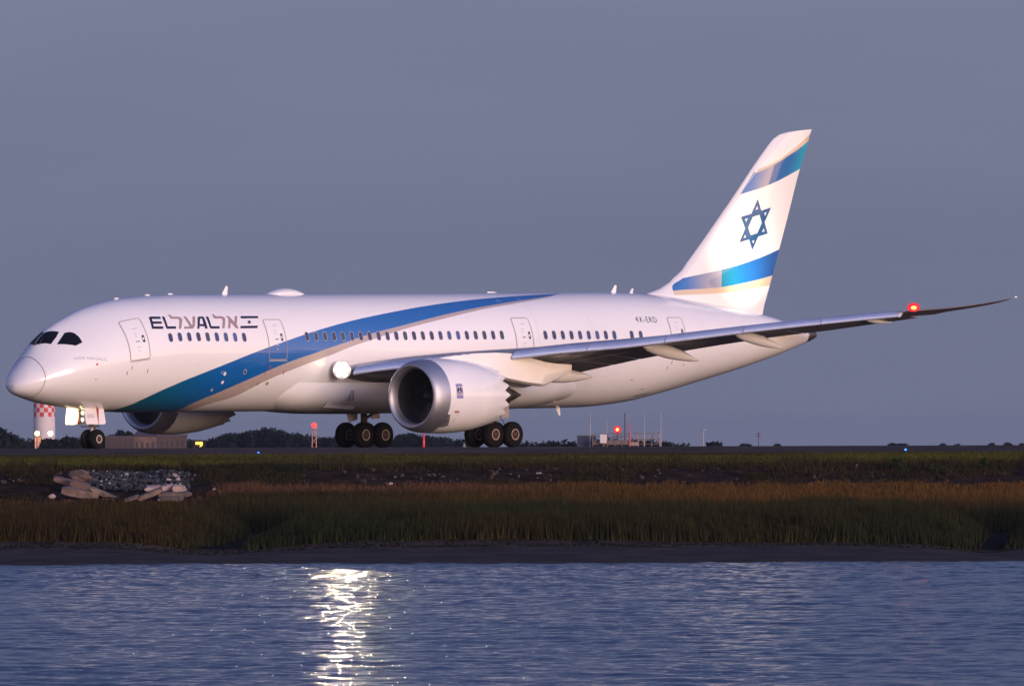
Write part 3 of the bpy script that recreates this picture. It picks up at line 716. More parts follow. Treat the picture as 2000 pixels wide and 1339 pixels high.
# grey metal strip on the fin's leading edge
mb = MB(); rg = []
for (xa, za) in ((55.0, 12.8), (56.0, 13.8), (57.0, 14.79)):
    rg.append([(xa - .02, 0, za), (xa + .33, .16, za), (xa + .33, -.16, za)])
mb.loft(rg); mb.buildA('leading_edge_strip', m_grey, air)

# ---- horizontal stabilisers
for s in (1, -1):
    rings = []
    for f_ in np.linspace(0, 1, 9):
        Y = .5 + 9.3 * f_; xl = 55.3 + 4.9 * f_; ch = 5.2 - 3.55 * f_; z = 6.05 + .95 * f_; tc = .1
        pts = [(xl + ch * AT[k], s * Y, z + AY[k] * tc * ch) for k in range(len(AT) - 1, -1, -1)] + [(xl + ch * AT[k], s * Y, z - AY[k] * tc * ch) for k in range(1, len(AT) - 1)]
        rings.append(pts)
    mb = MB(); mb.loft(rings); mb.buildA('horizontal_stabiliser', m_white, air, sharp=50)

# ---- wings
LEX = lambda Y: 21.25 + (Y - 3) * .748 if Y <= 27.4 else 39.5 + (Y - 27.4) * 1.1 + (Y - 27.4) ** 2 * .24
TEX = lambda Y: 35.4 + (Y - 3) * .12 if Y < 10.3 else 36.3 + (Y - 10.3) * .333 if Y <= 27.4 else 42 + (Y - 27.4) * .98
LEZ = curve([(1.5, 4.0), (3, 4.28), (5, 4.63), (7, 4.82), (9.9, 5.05), (12, 5.32), (15, 5.62), (18, 6.03), (21, 6.42), (24, 6.75), (26, 6.95), (27.4, 7.07), (28.5, 7.2), (29.3, 7.38), (30.06, 7.65)])
TEZ = curve([(1.5, 2.95), (3, 3.12), (5, 3.54), (7, 3.97), (9.9, 4.47), (12, 4.84), (15, 5.3), (18, 5.70), (21, 6.02), (24, 6.4), (26, 6.66), (27.4, 6.93), (28.5, 7.16), (29.3, 7.36), (30.06, 7.66)])
DROOP = curve([(1.5, .32), (9, .30), (12, .26), (19, .18), (24, .06), (27.4, 0), (30.1, 0)])
TCW = curve([(1.5, .135), (8, .125), (15, .10), (27.4, .09), (30.06, .07)])
def wsec(Y, s, f0, f1, dx=0, dz=0, te_droop=False, setback=True, nseg=18, thick=1.0):
    """closed aerofoil slice between chord fractions f0..f1"""
    sb = .55 * min(1, max(0, (27.2 - Y) / 3)) if setback else 0
    xl, xt = LEX(Y) + sb, TEX(Y); zl = LEZ(Y) - .06 * min(1, max(0, (27.2 - Y) / 3)) - .06; zt = TEZ(Y) + DROOP(Y); L = xt - xl; tc = TCW(Y)
    fr = [f0 + (f1 - f0) * .5 * (1 - math.cos(math.pi * k / nseg)) for k in range(nseg + 1)]
    hy = lambda x: 5 * tc * L * thick * (.2969 * math.sqrt(max(x, 0)) - .1260 * x - .3516 * x * x + .2843 * x ** 3 - .1015 * x ** 4)
    def zc_(x):
        z = zl + (zt - zl) * x + .018 * L * math.sin(math.pi * min(x, 1))
        return z - (DROOP(Y) * max(0, (x - .72) / .28) if te_droop else 0)
    up = [(xl + L * x + dx, s * Y, zc_(x) + hy(x) * .55 + dz) for x in fr]; lo = [(xl + L * x + dx, s * Y, zc_(x) - hy(x) * .62 + dz) for x in fr]
    return up[::-1] + lo[1:] if f0 < 1e-6 else up[::-1] + lo
def span(name, Y0, Y1, n, f0, f1, m, s, **k):
    mb = MB(); mb.loft([wsec(float(Y), s, f0, f1, **k) for Y in np.linspace(Y0, Y1, n)])
    return mb.buildA(name, m, air, sharp=45)
m_wing = mat('wing_grey', (.30, .28, .28), .42, coat=.3, noise=.15, nscale=.7)
m_slat = mat('slat_metal', (.55, .62, .78), .30, metal=.6, noise=.1, nscale=1)
for s in (1, -1):
    Ys = list(np.linspace(1.5, 27.4, 40)) + [27.8, 28.2, 28.6, 29.0, 29.4, 29.75, 30.0, 30.1]
    mb = MB(); mb.loft([wsec(float(Y), s, 0, .74 if Y < 26 else .74 + .26 * min(1, (Y - 26) / .6)) for Y in Ys if Y <= 30.1])
    mb.buildA('wing', m_wing, air, sharp=45)
    for a, c_ in ((3.6, 8.7), (10.35, 13.5), (13.54, 16.8), (16.84, 20.1), (20.14, 23.4), (23.44, 26.7)):
        ch = lambda Y: TEX(Y) - LEX(Y)
        mb = MB(); rings = []
        for Y in np.linspace(a, c_, 7):
            Y = float(Y); L = ch(Y); w = min(.15, .85 / L + .02)
            t_ = min(1., .55 + L / 14.) * (1 if Y > 9 else 1.1); x0, z0 = LEX(Y), LEZ(Y)
            prof_ = [(.80, .02), (.60, .03), (.40, 0), (.22, -.07), (.08, -.20), (.0, -.36), (.03, -.44), (.14, -.46), (.30, -.38), (.45, -.22), (.60, -.10)]
            rings.append([(x0 + a_ * t_, s * Y, z0 + b_ * t_) for a_, b_ in prof_])
        mb.loft(rings); mb.buildA('slat', m_slat, air, sharp=45)
    for nm, a, c_ in (('flap', 3.1, 8.9), ('flaperon', 9.0, 10.6), ('flap', 10.7, 19.6), ('aileron', 19.7, 25.9)):
        span(nm, a, c_, 8, .755, 1.0, m_wing, s, te_droop=True)
    # flap track fairings
    for Y, xa, xb, za, zb, wd in ((8.3, 30.3, 35.2, 3.85, 3.68, .34), (14.0, 33.0, 37.35, 5.25, 4.48, .30), (18.8, 34.9, 38.7, 5.86, 5.10, .25), (24.2, 39.2, 41.3, 6.55, 6.42, .12)):
        rings = []
        for f_ in np.linspace(0, 1, 15):
            f_ = float(f_); X = xa + (xb - xa) * f_; r = wd * (math.sin(math.pi * min(1, f_ ** .75)) ** .75 if f_ < .999 else 0) + .012
            ztop = LEZ(Y) + (TEZ(Y) - LEZ(Y)) * ((X - LEX(Y)) / (TEX(Y) - LEX(Y))) - .10
            zc = za + (zb - za) * f_ ** 1.25; hgt = max(r * 1.15, .02); top = max(zc + hgt, min(ztop, zc + 3 * hgt)) if f_ < .6 else zc + hgt
            rings.append([(X, s * Y + r * math.cos(a), (zc + (top - zc) * math.sin(a)) if math.sin(a) > 0 else zc + hgt * math.sin(a)) for a in np.linspace(0, 2 * math.pi, 17)[:-1]])
        mb = MB(); mb.loft(rings); mb.buildA('flap_fairing', m_white, air)
    # navigation light at the raked tip's start, inside an added halo shell
    mb = MB(); mb.blob((39.42, s * 27.4, 7.16), (.16, .16, .10), jit=0, n=12, m=8)
    mb.buildA('navigation_light', mat('nav_red', (.5, .02, .02), .3, emit=(1, .30, .08), es=9) if s > 0 else mat('nav_green', (.02, .4, .1), .3, emit=(.05, 1, .3), es=30), air)
    mb = MB(); mb.blob((39.40, s * 27.4, 7.18), (.34, .34, .24), jit=0, n=14, m=8); mb.buildA('halo_shell', halo_mix('red_halo', (1, .015, .03), 1.3) if s > 0 else halo_mix('green_halo', (.02, 1, .3), .6), air)
    mb = MB(); mb.blob((44.5, s * 30.08, 7.68), (.10, .04, .04), jit=0, n=10, m=6)
    mb.buildA('tip_light', mat('tip_white', (.8, .8, .8), .3, emit=(1, .95, .9), es=.25), air)

# ---- wing to body fairing
rings = []
fw = curve([(17.5, 2.2), (20, 2.85), (22, 3.06), (26, 3.12), (34, 3.12), (38, 2.95), (40.5, 2.4)])
fb = curve([(17.5, 2.30), (19.5, 2.0), (22, 1.87), (26, 1.84), (33, 1.86), (37, 1.97), (40.5, 2.3)])
for X in np.linspace(17.5, 40.5, 60):
    X = float(X); w = fw(X); zb = fb(X); pts = []
    for a in np.linspace(-1.45, 1.45, 33):
        a = float(a); sx = math.sin(a); cxx = math.cos(a); pts.append((X, w * math.copysign(abs(sx) ** .85, sx), 4.1 - (4.1 - zb) * abs(cxx) ** .62))
    rings.append(pts)
mb = MB(); mb.loft(rings, closed=False, cap=False); mb.buildA('belly_fairing', m_white, air)
# ram air scoops and the pack outlet
mb = MB(); mb.loft([[(20.9, 2.05, 2.35), (20.9, 2.45, 2.72), (20.9, 2.62, 2.66), (20.9, 2.2, 2.22)], [(23.2, 2.1, 2.12), (23.2, 2.7, 2.75), (23.2, 2.72, 2.72), (23.2, 2.1, 2.08)]])
mb.buildA('air_scoop', m_white, air, smooth=False)
mb = MB(); mb.loft([[(20.88, 2.12, 2.36), (20.88, 2.46, 2.68), (20.88, 2.58, 2.63), (20.88, 2.24, 2.28)], [(20.92, 2.12, 2.36), (20.92, 2.46, 2.68), (20.92, 2.58, 2.63), (20.92, 2.24, 2.28)]])
mb.buildA('scoop_mouth', m_dark, air, smooth=False)
mb = MB(); mb.box((22.2, 2.78, 2.55), (22.4, 3.0, 3.1)); mb.buildA('vent_slot', m_seam, air)

# ---- engines
EX, EZ = 19.5, 2.78
def engine(s):
    Yc = s * 9.9
    mb = MB(); mb.lathe([(1.0, 1.935), (.7, 1.915), (.4, 1.865), (.2, 1.80), (.08, 1.73), (.02, 1.665), (0, 1.615), (.02, 1.57), (.1, 1.51), (.25, 1.455), (.5, 1.42)], n=72, c=(EX, Yc, EZ), close=False)
    lip = mb.buildA('inlet_lip', m_alu, air); eng = None
    mb = MB(); nn = 72
    prof = [(1.0, 1.935), (1.6, 1.96), (2.4, 1.965), (3.2, 1.93), (4.0, 1.85), (4.8, 1.71), (5.4, 1.58), (5.85, 1.47)]
    chev = lambda i, k: (.20 * (1 - abs((k % 4) - 2) / 1.0) * -1 if i == 7 else 0)
    mb.lathe(prof, n=nn, c=(EX, Yc, EZ), close=False, mod=chev)
    prof2 = [(5.85, 1.465), (5.4, 1.53), (4.6, 1.56), (4.0, 1.5)]
    k0 = len(mb.v); mb.lathe(prof2, n=nn, c=(EX, Yc, EZ), close=False, mod=lambda i, k: (.20 * (1 - abs((k % 4) - 2) / 1.0) * -1 if i == 0 else 0))
    eng = mb.buildA('engine', m_white, air, sharp=60); lip.parent = eng
    mb = MB(); mb.lathe([(.5, 1.42), (.9, 1.42), (1.6, 1.44), (1.62, .2)], n=48, c=(EX, Yc, EZ), close=False)
    mb.buildA('inlet_duct', mat('duct_liner', (.022, .022, .026), .6), eng, sharp=50)
    mb = MB(); mb.lathe([(.95, .02), (1.1, .16), (1.35, .30), (1.55, .40), (1.58, .41)], n=24, c=(EX, Yc, EZ)); mb.buildA('spinner', mat('spinner_paint', (.02, .02, .022), .5), eng)
    src = None
    for k in range(20):
        a = 2 * math.pi * k / 20
        if src is None:
            V = []
            for r_, tw, cw in ((.35, .2, .16), (.8, .6, .2), (1.2, .9, .24), (1.41, 1.05, .22)):
                for q in (-1, 1): V.append((1.42 + q * cw * math.cos(tw) * .6 + EX - XM, -(Yc) + 0, r_)); V[-1] = (V[-1][0], q * cw * math.sin(tw), r_)
            F = [(2 * i, 2 * i + 1, 2 * i + 3, 2 * i + 2) for i in range(3)]
            src = mesh_obj('fan_blade', V, F, mat('fan_titanium', (.03, .03, .034), .45, metal=.5), eng, recalc=False); o = src
        else: o = src.copy(); COL.objects.link(o); o.parent = eng
        o.location = (0, -Yc, EZ); o.rotation_euler = (a, 0, 0)
    mb = MB(); mb.lathe([(4.6, 1.15), (5.4, 1.10), (6.2, .95), (6.9, .74), (6.9, .70), (6.2, .80)], n=40, c=(EX, Yc, EZ), close=False); mb.buildA('core_cowl', mat('core_cowl_metal', (.09, .075, .065), .4, metal=.8), eng, sharp=60)
    mb = MB(); mb.lathe([(6.2, .60), (6.9, .52), (7.7, .30), (8.4, .03)], n=32, c=(EX, Yc, EZ)); mb.buildA('exhaust_cone', mat('cone_metal', (.04, .035, .03), .5, metal=.6), eng)
    # pylon
    rings = []
    for X, zb, zt, w in ((21.4, 4.45, 4.72, .08), (22.6, 4.2, 4.86, .26), (24.2, 3.95, 4.98, .34), (25.6, 3.72, 5.02, .36), (26.9, 3.50, 4.95, .36), (28.2, 3.32, 4.75, .34), (29.5, 3.22, 4.5, .28), (30.6, 3.55, 4.4, .18), (31.8, 4.0, 4.35, .06)):
        rings.append([(X, Yc - w, zb + .12), (X, Yc - w * .5, zb), (X, Yc + w * .5, zb), (X, Yc + w, zb + .12), (X, Yc + w, (zb + zt) / 2), (X, Yc + w, zt), (X, Yc - w, zt), (X, Yc - w, (zb + zt) / 2)])
    mb = MB(); mb.loft(refine(rings, 3)); mb.buildA('pylon', m_white, air, sharp=50)
    # badge, starter hatch, lip step
    def nac(x, a): 
        r = curve(prof)(x) + .008; return (EX + x, Yc + r * math.cos(a) * s, EZ + r * math.sin(a))
    def nd(nm, rings_, m_, par): return decal(nm, rings_, m_, par, step=.25, mapf=lambda x, a: nac(x, a))
    def rr(x0, x1, a0, a1): return [(x0, a0), (x1, a0), (x1, a1), (x0, a1)]
    mbg = mat('badge_violet', (.22, .20, .42), .4); 
    nd('engine_badge', [rr(1.42, 1.90, -.07, .325)], mbg, eng)
    def nac2(x, a): p = nac(x, a); return (p[0], p[1] + s * .006, p[2])
    decal('badge_panel', [rr(1.46, 1.86, .02, .245)], mat('badge_light', (.62, .58, .62), .4), eng, step=.25, mapf=nac2)
    def nac3(x, a): p = nac(x, a); return (p[0], p[1] + s * .012, p[2])
    for dx in (0, .17):
        Rl = [(1.49, .04), (1.53, .04), (1.53, .12), (1.57, .12), (1.60, .04), (1.64, .04), (1.60, .13), (1.63, .16), (1.63, .20), (1.60, .225), (1.49, .225)]
        decal('letter', [[(x + dx, a) for x, a in Rl]], m_navy, eng, step=.5, mapf=nac3)
    nd('hatch', [rr(1.42, 1.78, -.47, -.41)], mat('hatch_red', (.42, .14, .12), .5), eng)
    nd('hatch_line', [[(1.72, -.49), (1.75, -.49), (1.62, -.95), (1.59, -.95)]], mat('hatch_red', (.42, .14, .12), .5), eng)
    nd('lip_step', [[(.95, -.52), (1.18, -.52), (1.5, -.92), (1.18, -1.0), (1.0, -1.0)]], m_alu, eng)
    return eng
engine(1); engine(-1)

# ---- landing gear
def gz(X, zw): return zw - (X - XM) * math.sin(PITCH)         # world height to aircraft height
def wheel_meshes(r, w, rr_, rt):
    t = MB(); t.lathe([(-w / 2, rr_), (-w / 2 - .0, r * .80), (-w * .42, r * .93), (-w * .25, r * .985), (0, r), (w * .25, r * .985), (w * .42, r * .93), (w / 2, r * .80), (w / 2, rr_)], axis='Y', n=36, close=False)
    h = MB(); h.lathe([(-w / 2 + .03, rr_ * (1.08 - rt)), (-w / 2 - .01, rr_ * (1.11 - rt)), (-w / 2 - .01, rr_ * 1.10), (w / 2 + .01, rr_ * 1.10), (w / 2 + .01, rr_ * (1.11 - rt)), (w / 2 - .03, rr_ * (1.08 - rt))], axis='Y', n=28, close=False)
    c = MB(); c.lathe([(-w / 2 + .0, rr_ * 1.05), (-w * .34, rr_ * .85), (-w * .36, rr_ * .5), (-w * .5, rr_ * .35), (-w * .53, rr_ * .25), (-w * .53, .001)], axis='Y', n=20, close=False); c.lathe([(w / 2 - .0, rr_ * 1.05), (w * .34, rr_ * .85), (w * .36, rr_ * .5), (w * .5, rr_ * .35), (w * .53, rr_ * .25), (w * .53, .001)], axis='Y', n=20, close=False)
    return t, h, c
def gear(name, X, Y, wheels, r, w, rr_, rt=.16):
    g_ = bpy.data.objects.new(name, None); COL.objects.link(g_); g_.parent = air
    g_.location = (X - XM, -Y, gz(X, 0)); g_.rotation_euler = (0, PITCH, 0)
    src = None
    for dx, dy in wheels:
        if src is None:
            t, h, c_ = wheel_meshes(r, w, rr_, rt); src = [t.build('tyre', m_tyre, g_, sharp=60), h.build('rim', m_rim, g_, sharp=40), c_.build('hub', m_hub, g_, sharp=40)]; os_ = src
        else:
            os_ = []
            for q in src: z = q.copy(); COL.objects.link(z); z.parent = g_; os_.append(z)
        for q in os_: q.location = (dx, dy, r - .015)
    return g_
for s in (1, -1):
    X, Y = 31.25, s * 4.76
    g_ = gear('main_gear', X, Y, [(dx, dy) for dx in (-.76, .76) for dy in (-.62, .62)], .69, .50, .27)
    mb = MB(); mb.tube((-.76, 0, .66), (.76, 0, .66), .12, n=12); mb.tube((-.76, -.5, .675), (-.76, .5, .675), .07); mb.tube((.76, -.5, .675), (.76, .5, .675), .07); mb.build('bogie_beam', m_brown, g_)
    mb = MB(); mb.tube((0, 0, .6), (0, 0, 1.4), .12, n=14); mb.build('oleo', mat('oleo_chrome', (.6, .6, .62), .15, metal=1), g_)
    mb = MB(); mb.tube((0, 0, 1.15), (-.05, 0, 2.9), .19, n=14); mb.tube((0, 0, 1.5), (.9, s * 1.3, 2.6), .08); mb.tube((0, 0, 1.6), (-.9, s * 1.0, 2.6), .08); mb.tube((.18, 0, 1.25), (.45, 0, .95), .05); mb.tube((.45, 0, .95), (.2, 0, .72), .05); mb.build('strut', m_brown, g_)
    mb = MB(); pts = [(.1, s * -.25, 1.5), (.35, s * -.3, 1.45), (.55, s * -.3, 1.2), (.5, s * -.28, .95), (.3, s * -.2, .8)]
    for a, c_ in zip(pts, pts[1:]): mb.tube(a, c_, .022, n=6)
    mb.build('hydraulic_hose', m_dark, g_)
    mb = MB(); mb.loft([[(-1.15, -s * .35, 2.15), (-.2, -s * .35, 2.15), (-.2, -s * .30, 2.15), (-1.15, -s * .30, 2.15)], [(-.8, -s * .35, 1.35), (-.2, -s * .35, 1.5), (-.2, -s * .30, 1.5), (-.8, -s * .30, 1.35)]]); mb.box((.55, -.05, 1.55), (1.15, .02, 2.2)); mb.build('gear_door', m_wing, g_, smooth=False)
NG = 5.85
ng = gear('nose_gear', NG, 0, [(0, -.30), (0, .30)], .51, .36, .20, .34)
mb = MB(); mb.tube((0, 0, .5), (-.12, 0, 1.3), .085, n=12); mb.build('oleo', mat('oleo_pink', (.62, .50, .48), .35), ng)
mb = MB(); mb.tube((-.1, 0, 1.2), (-.25, 0, 2.6), .14, n=12); mb.tube((-.12, 0, 1.25), (1.1, 0, 2.1), .06); mb.tube((.12, 0, 1.12), (.3, 0, .8), .05); mb.tube((.3, 0, .8), (.08, 0, .58), .05); mb.tube((0, -.4, .5), (0, .4, .5), .06); mb.box((-.5, -.35, 1.12), (.15, .35, 1.2)); mb.build('strut', m_brown, ng)
m_doorw = mat('gear_door_paint', (.74, .70, .70), .4, coat=.4)
for s in (1, -1):
    for a, c_ in ((-1.28, -.36), (-.33, .18)):
        yb, yt = s * .78, s * .62
        rings = []
        for x, e in ((a, .10 if a < -1 else 0), (a + .08, 0), (c_ - .08, 0), (c_, .10 if c_ > 0 else 0)):
            zt_, zb_ = 2.12, 1.26
            rings.append([(x, -yt, zt_), (x, -yt + s * .035, zt_), (x, -yb + s * .035, zb_ + e), (x, -yb, zb_ + e)])
        mb = MB(); mb.loft(rings); d = mb.build('gear_door', m_doorw, ng, smooth=False)
        if s > 0 and a < -1:
            # registration letters on the port door
            rs_ = text_rings('ERD', .30)
            mx = max(p[0] for r in rs_ for p in r)
            vs_, fs_ = tri_fill(rs_)
            V = [(-1.10 + v.x * .52 / mx, -(.62 + .16 * (2.12 - (1.60 + v.y)) / .86) - .012, 1.60 + v.y) for v in vs_]
            mesh_obj('letter', V, [list(f) for f in fs_], m_textgrey, ng, smooth=False)
    mb = MB(); mb.box((-.352, -s * .78 - (0 if s > 0 else .0), 1.27), (-.338, -s * .62, 2.1)); mb.build('door_edge', m_red, ng, smooth=False)
# lamps on the nose gear
m_lampw = mat('gear_lamp', (.9, .9, .8), .3, emit=(1, .84, .42), es=5)
for y in (-.24, .24):
    for z in (1.50, 1.86):
        mb = MB(); mb.lathe([(-.52, .001), (-.53, .06), (-.51, .10)], n=20, c=(0, y, z), close=False); mb.build('taxi_light', m_lampw, ng)
        mb = MB(); mb.lathe([(-.50, .115), (-.38, .08), (-.33, .02)], n=20, c=(0, y, z)); mb.build('lamp_housing', m_frame, ng)
def spot(name, p, tgt, power, ang, radius, col, parent=None):
    L = bpy.data.lights.new(name, 'SPOT'); L.energy = power; L.spot_size = R(ang); L.spot_blend = .9; L.shadow_soft_size = radius; L.color = col
    o = bpy.data.objects.new(name, L); COL.objects.link(o); o.location = p
    o.rotation_euler = (Vector(p) - Vector(tgt)).to_track_quat('Z', 'Y').to_euler(); return o
def a2w(X, Y, Z):
    zr = Z + (X - XM) * math.sin(PITCH); Xr = XM + (X - XM) * math.cos(PITCH) - Z * math.sin(PITCH)
    return Vector((-25.82 + Xr * math.cos(PHI) + Y * math.sin(PHI), 688 + Xr * math.sin(PHI) - Y * math.cos(PHI), zr))
p = a2w(NG - .62, 0, gz(NG, 1.7)); q = a2w(NG - 8, .9 * -8, gz(NG, .6))
lamp = spot('taxi_lamp', p, q, 450, 150, .1, (1, .82, .42)); tag(lamp)
# wing root landing light cluster: hot centre lens, added amber ones imitating its glare
m_land = mat('landing_lens', (1, 1, 1), .2, emit=(1, .90, .66), es=220); m_glare = mat('glare_rim_lens', (1, 1, 1), .2, emit=(1, .80, .42), es=2.6)
ldir = Vector((-.62, .78, .03)).normalized()      # outward and slightly to port of the nose, in the aircraft frame
lu = ldir.cross(Vector((0, 0, 1))).normalized(); lv = lu.cross(ldir); lc = Vector((21.05, 3.42, 4.2))
def disc_ring(c, r, n_=20): return [tuple(c + lu * (r * math.cos(2 * math.pi * k / n_)) + lv * (r * math.sin(2 * math.pi * k / n_))) for k in range(n_)]
for k in range(7):
    c_ = lc if k == 0 else lc + lu * (.31 * math.cos(k * math.pi / 3)) + lv * (.31 * math.sin(k * math.pi / 3))
    mb = MB(); mb.loft([disc_ring(c_ + ldir * .02, .145 if k else .17), disc_ring(c_ + ldir * .05, .10 if k else .14), disc_ring(c_ + ldir * .06, .02)]); mb.buildA('landing_light_and_glare', m_land if k == 0 else m_glare, air)
mb = MB(); mb.loft([disc_ring(lc + ldir * .03, .50, 32), disc_ring(lc + ldir * .03, .47, 32), disc_ring(lc - ldir * .01, .46, 32)], cap=False); mb.loft([disc_ring(lc + ldir * .03, .50, 32), disc_ring(lc - ldir * .5, .42, 32), disc_ring(lc - ldir * .9, .2, 32)]); mb.loft([disc_ring(lc, .46, 32), disc_ring(lc + ldir * .004, .46, 32)])
mb.buildA('lamp_housing', m_white, air, sharp=40)
p = a2w(20.75, 3.85, 4.2)
LAND = spot('landing_lamp', p, (4, 300, 24), 8.0e3, 20, .30, (1, .80, .48))
p = a2w(39.3, 27.45, 7.2)
NL = spot('nav_lamp', p, (p.x, 400, -2), 200, 100, .1, (1, .1, .08))
# logo lights on the stabilisers, washing the fin
p = a2w(56.4, 4.2, 6.75)
spot('logo_lamp', p, a2w(56.3, 0, 10.6), 2000, 75, .15, (1, .93, .74))

HAZE = 3.0e-5
# ================================================================== shore vegetation and stones
def tint_mat(name, rough=.8, trans=0):
    m = bpy.data.materials.new(name); m.use_nodes = True; n, l = m.node_tree.nodes, m.node_tree.links
    b = n['Principled BSDF']; b.inputs['Roughness'].default_value = rough; b.inputs['Specular IOR Level'].default_value = .15
    a = n.new('ShaderNodeAttribute'); a.attribute_name = 'Tint'; l.new(a.outputs['Color'], b.inputs['Base Color']); return m
m_grass = tint_mat('grass_blades')
DK = .35
def grass(name, N, x0, x1, d0, d1, hf, w, cols, keep=None, seed=1, lean=.25, zoff=-.02, kind='stuff', bias=1.0):
    g = np.random.default_rng(seed); x = g.uniform(x0, x1, N); d = d0 + (d1 - d0) * g.uniform(0, 1, N) ** bias
    clump = fbm(x * 1.3, d * 1.3, 3, seed + 50)
    ok = g.uniform(0, 1, N) < np.clip(clump * 1.8 - .1, .15, 1)
    if keep is not None: ok &= keep(x, d, g)
    x, d, clump = x[ok], d[ok], clump[ok]; n_ = len(x); z = HT(x, d) + zoff
    h = hf(x, d, g) * (.5 + .8 * clump) * g.uniform(.7, 1.15, n_)
    a = g.normal(0, .55, n_); ww = w * g.uniform(.6, 1.4, n_) / 2
    px, py = np.cos(a) * ww, np.sin(a) * ww
    wind = (fbm(x * .35, d * .35, 2, seed + 9) - .5) * 1.2
    lx = (g.normal(0, lean, n_) + .25 * wind) * h; ly = g.normal(0, lean, n_) * h
    v = np.empty((n_, 3, 3)); v[:, 0] = np.stack([x - px, d - py, z], -1); v[:, 1] = np.stack([x + px, d + py, z], -1)
    v[:, 2] = np.stack([x + lx, d + ly, z + h], -1)
    c = cols(x, d, g, clump) * DK; col = np.ones((n_, 3, 4)); col[:, :, :3] = c[:, None, :] * g.uniform(.35, 1.8, (n_, 1, 1))
    f = np.arange(n_ * 3).reshape(-1, 3)
    o = fast_mesh(name, v.reshape(-1, 3), f, m_grass, kind, cols=col.reshape(-1, 4), smooth=False); return o
def lerp(a, b_, t): return np.asarray(a)[None, :] * (1 - t[:, None]) + np.asarray(b_)[None, :] * t[:, None]
def col_low(x, d, g, c):
    t = np.clip(fbm(x * .12, d * .1, 3, 61) * 2 - .5, 0, 1); base = lerp((.054, .044, .013), (.030, .042, .014), t)
    left = np.clip((-11 - x) / 3, 0, 1); base = base * (1 - left[:, None]) + np.array([.066, .046, .012]) * left[:, None]
    k = np.clip((d - 552) / 14, 0, 1) * np.clip((x + 8) / 6, 0, 1); return base * (1 - .6 * k[:, None]) + np.array([.16, .08, .02]) * .6 * k[:, None]
nocreek = lambda x, d, g: creek(x, d) < .45 + g.uniform(0, .5, len(x))
hl = lambda x, d, g: np.interp(d, [518, 521, 530, 565], [.55, .85, 1.0, .9]) * (1 - .55 * creek(x, d)) * (.85 + .4 * fbm(x * .5, d * .3, 2, 21))
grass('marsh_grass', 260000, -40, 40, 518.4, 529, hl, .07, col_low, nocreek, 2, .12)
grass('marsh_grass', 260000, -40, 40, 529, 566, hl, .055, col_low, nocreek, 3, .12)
def col_high(x, d, g, c):
    t = np.clip((x + 6) / 12, 0, 1) * np.clip(.45 + fbm(x * .2, d * .2, 2, 5), 0, 1)
    o = lerp((.065, .050, .015), (.21, .108, .028), t); k = np.clip((d - 584.5) / 3, 0, 1) * np.clip((4 - x) / 6, 0, 1) * .8
    return o * (1 - k[:, None]) + np.array([.24, .12, .07]) * k[:, None]
grass('salt_meadow_grass', 230000, -40, 40, 564, 591.5, lambda x, d, g: .42 - .27 * np.clip((-12.6 - x) / 2.2, 0, 1), .05, col_high, lambda x, d, g: (x > -13) | (g.uniform(0, 1, len(x)) < .25), 4, .4)
def col_bank(x, d, g, c):
    t = np.clip(fbm(x * .3, d * .4, 3, 8) * 2 - .6, 0, 1); return lerp((.032, .034, .012), (.075, .050, .024), t)
pile = lambda x, d: (x > -20.6) & (x < -14.2) & (d < 605)
grass('bank_weeds', 150000, -40, 40, 590.5, 607, lambda x, d, g: np.interp(d, [590, 600, 606], [.18, .2, .32]) + 0 * x, .05, col_bank,
      lambda x, d, g: ~pile(x, d) & ((fbm(x * .25, d * .2, 3, 31) > .47) | (d > 603.5)), 5, .4)
def col_verge(x, d, g, c):
    t = np.clip(fbm(x * .1, d * .06, 3, 12) * 2.2 - .6, 0, 1); return lerp((.125, .135, .020), (.065, .056, .020), t)
grass('verge_grass', 150000, -45, 45, 610.5, 655, lambda x, d, g: .13 + 0 * x, .06, col_verge, None, 6, .5)
# wisps of taller weeds standing up from the bank
grass('tall_weeds', 9000, -40, 40, 603, 611, lambda x, d, g: .55 + .35 * g.uniform(0, 1, len(x)), .035, lambda x, d, g, c: lerp((.07, .05, .02), (.05, .05, .02), c),
      lambda x, d, g: fbm(x * .8, d * 0 + 2, 2, 44) > .62, 7, .2)
# low wrack and debris on the mud at the creek mouth
grass('wrack_line', 9000, -40, 40, 515.5, 519, lambda x, d, g: .10 + 0 * x, .09, lambda x, d, g, c: lerp((.03, .025, .02), (.10, .09, .07), g.uniform(0, 1, len(x)) ** 4), None, 8, 1.5)

def stuff_tris(name, V, F, m, cols): return fast_mesh(name, np.array(V), np.array(F), m, 'stuff', cols=cols, smooth=False)
def leaf_cloud(mb_pts, N, size, g, colr):
    """small random triangles filling ellipsoids [(cx,cy,cz,rx,ry,rz)]"""
    w_ = np.array([p[3] * p[5] for p in mb_pts]); w_ = w_ / w_.sum(); idx = g.choice(len(mb_pts), N, p=w_); P = np.array(mb_pts)[idx]
    dirs = g.normal(0, 1, (N, 3)); dirs /= np.linalg.norm(dirs, axis=1)[:, None]; rr = g.uniform(.45, 1.05, N) ** .6
    c = P[:, :3] + dirs * rr[:, None] * P[:, 3:6]
    v = c[:, None, :] + g.normal(0, size, (N, 3, 3)); col = np.ones((N, 3, 4))
    col[:, :, :3] = np.asarray(colr)[None, None, :] * g.uniform(.5, 1.5, (N, 1, 1))
    return v.reshape(-1, 3), np.arange(N * 3).reshape(-1, 3), col.reshape(-1, 4)

def hy(px): return 869 + (1000 - px) * .0035
def W(px, y, d): return ((px - 1000) / 26000 * d, d, .1 + (hy(px) - y) / 26000 * d)

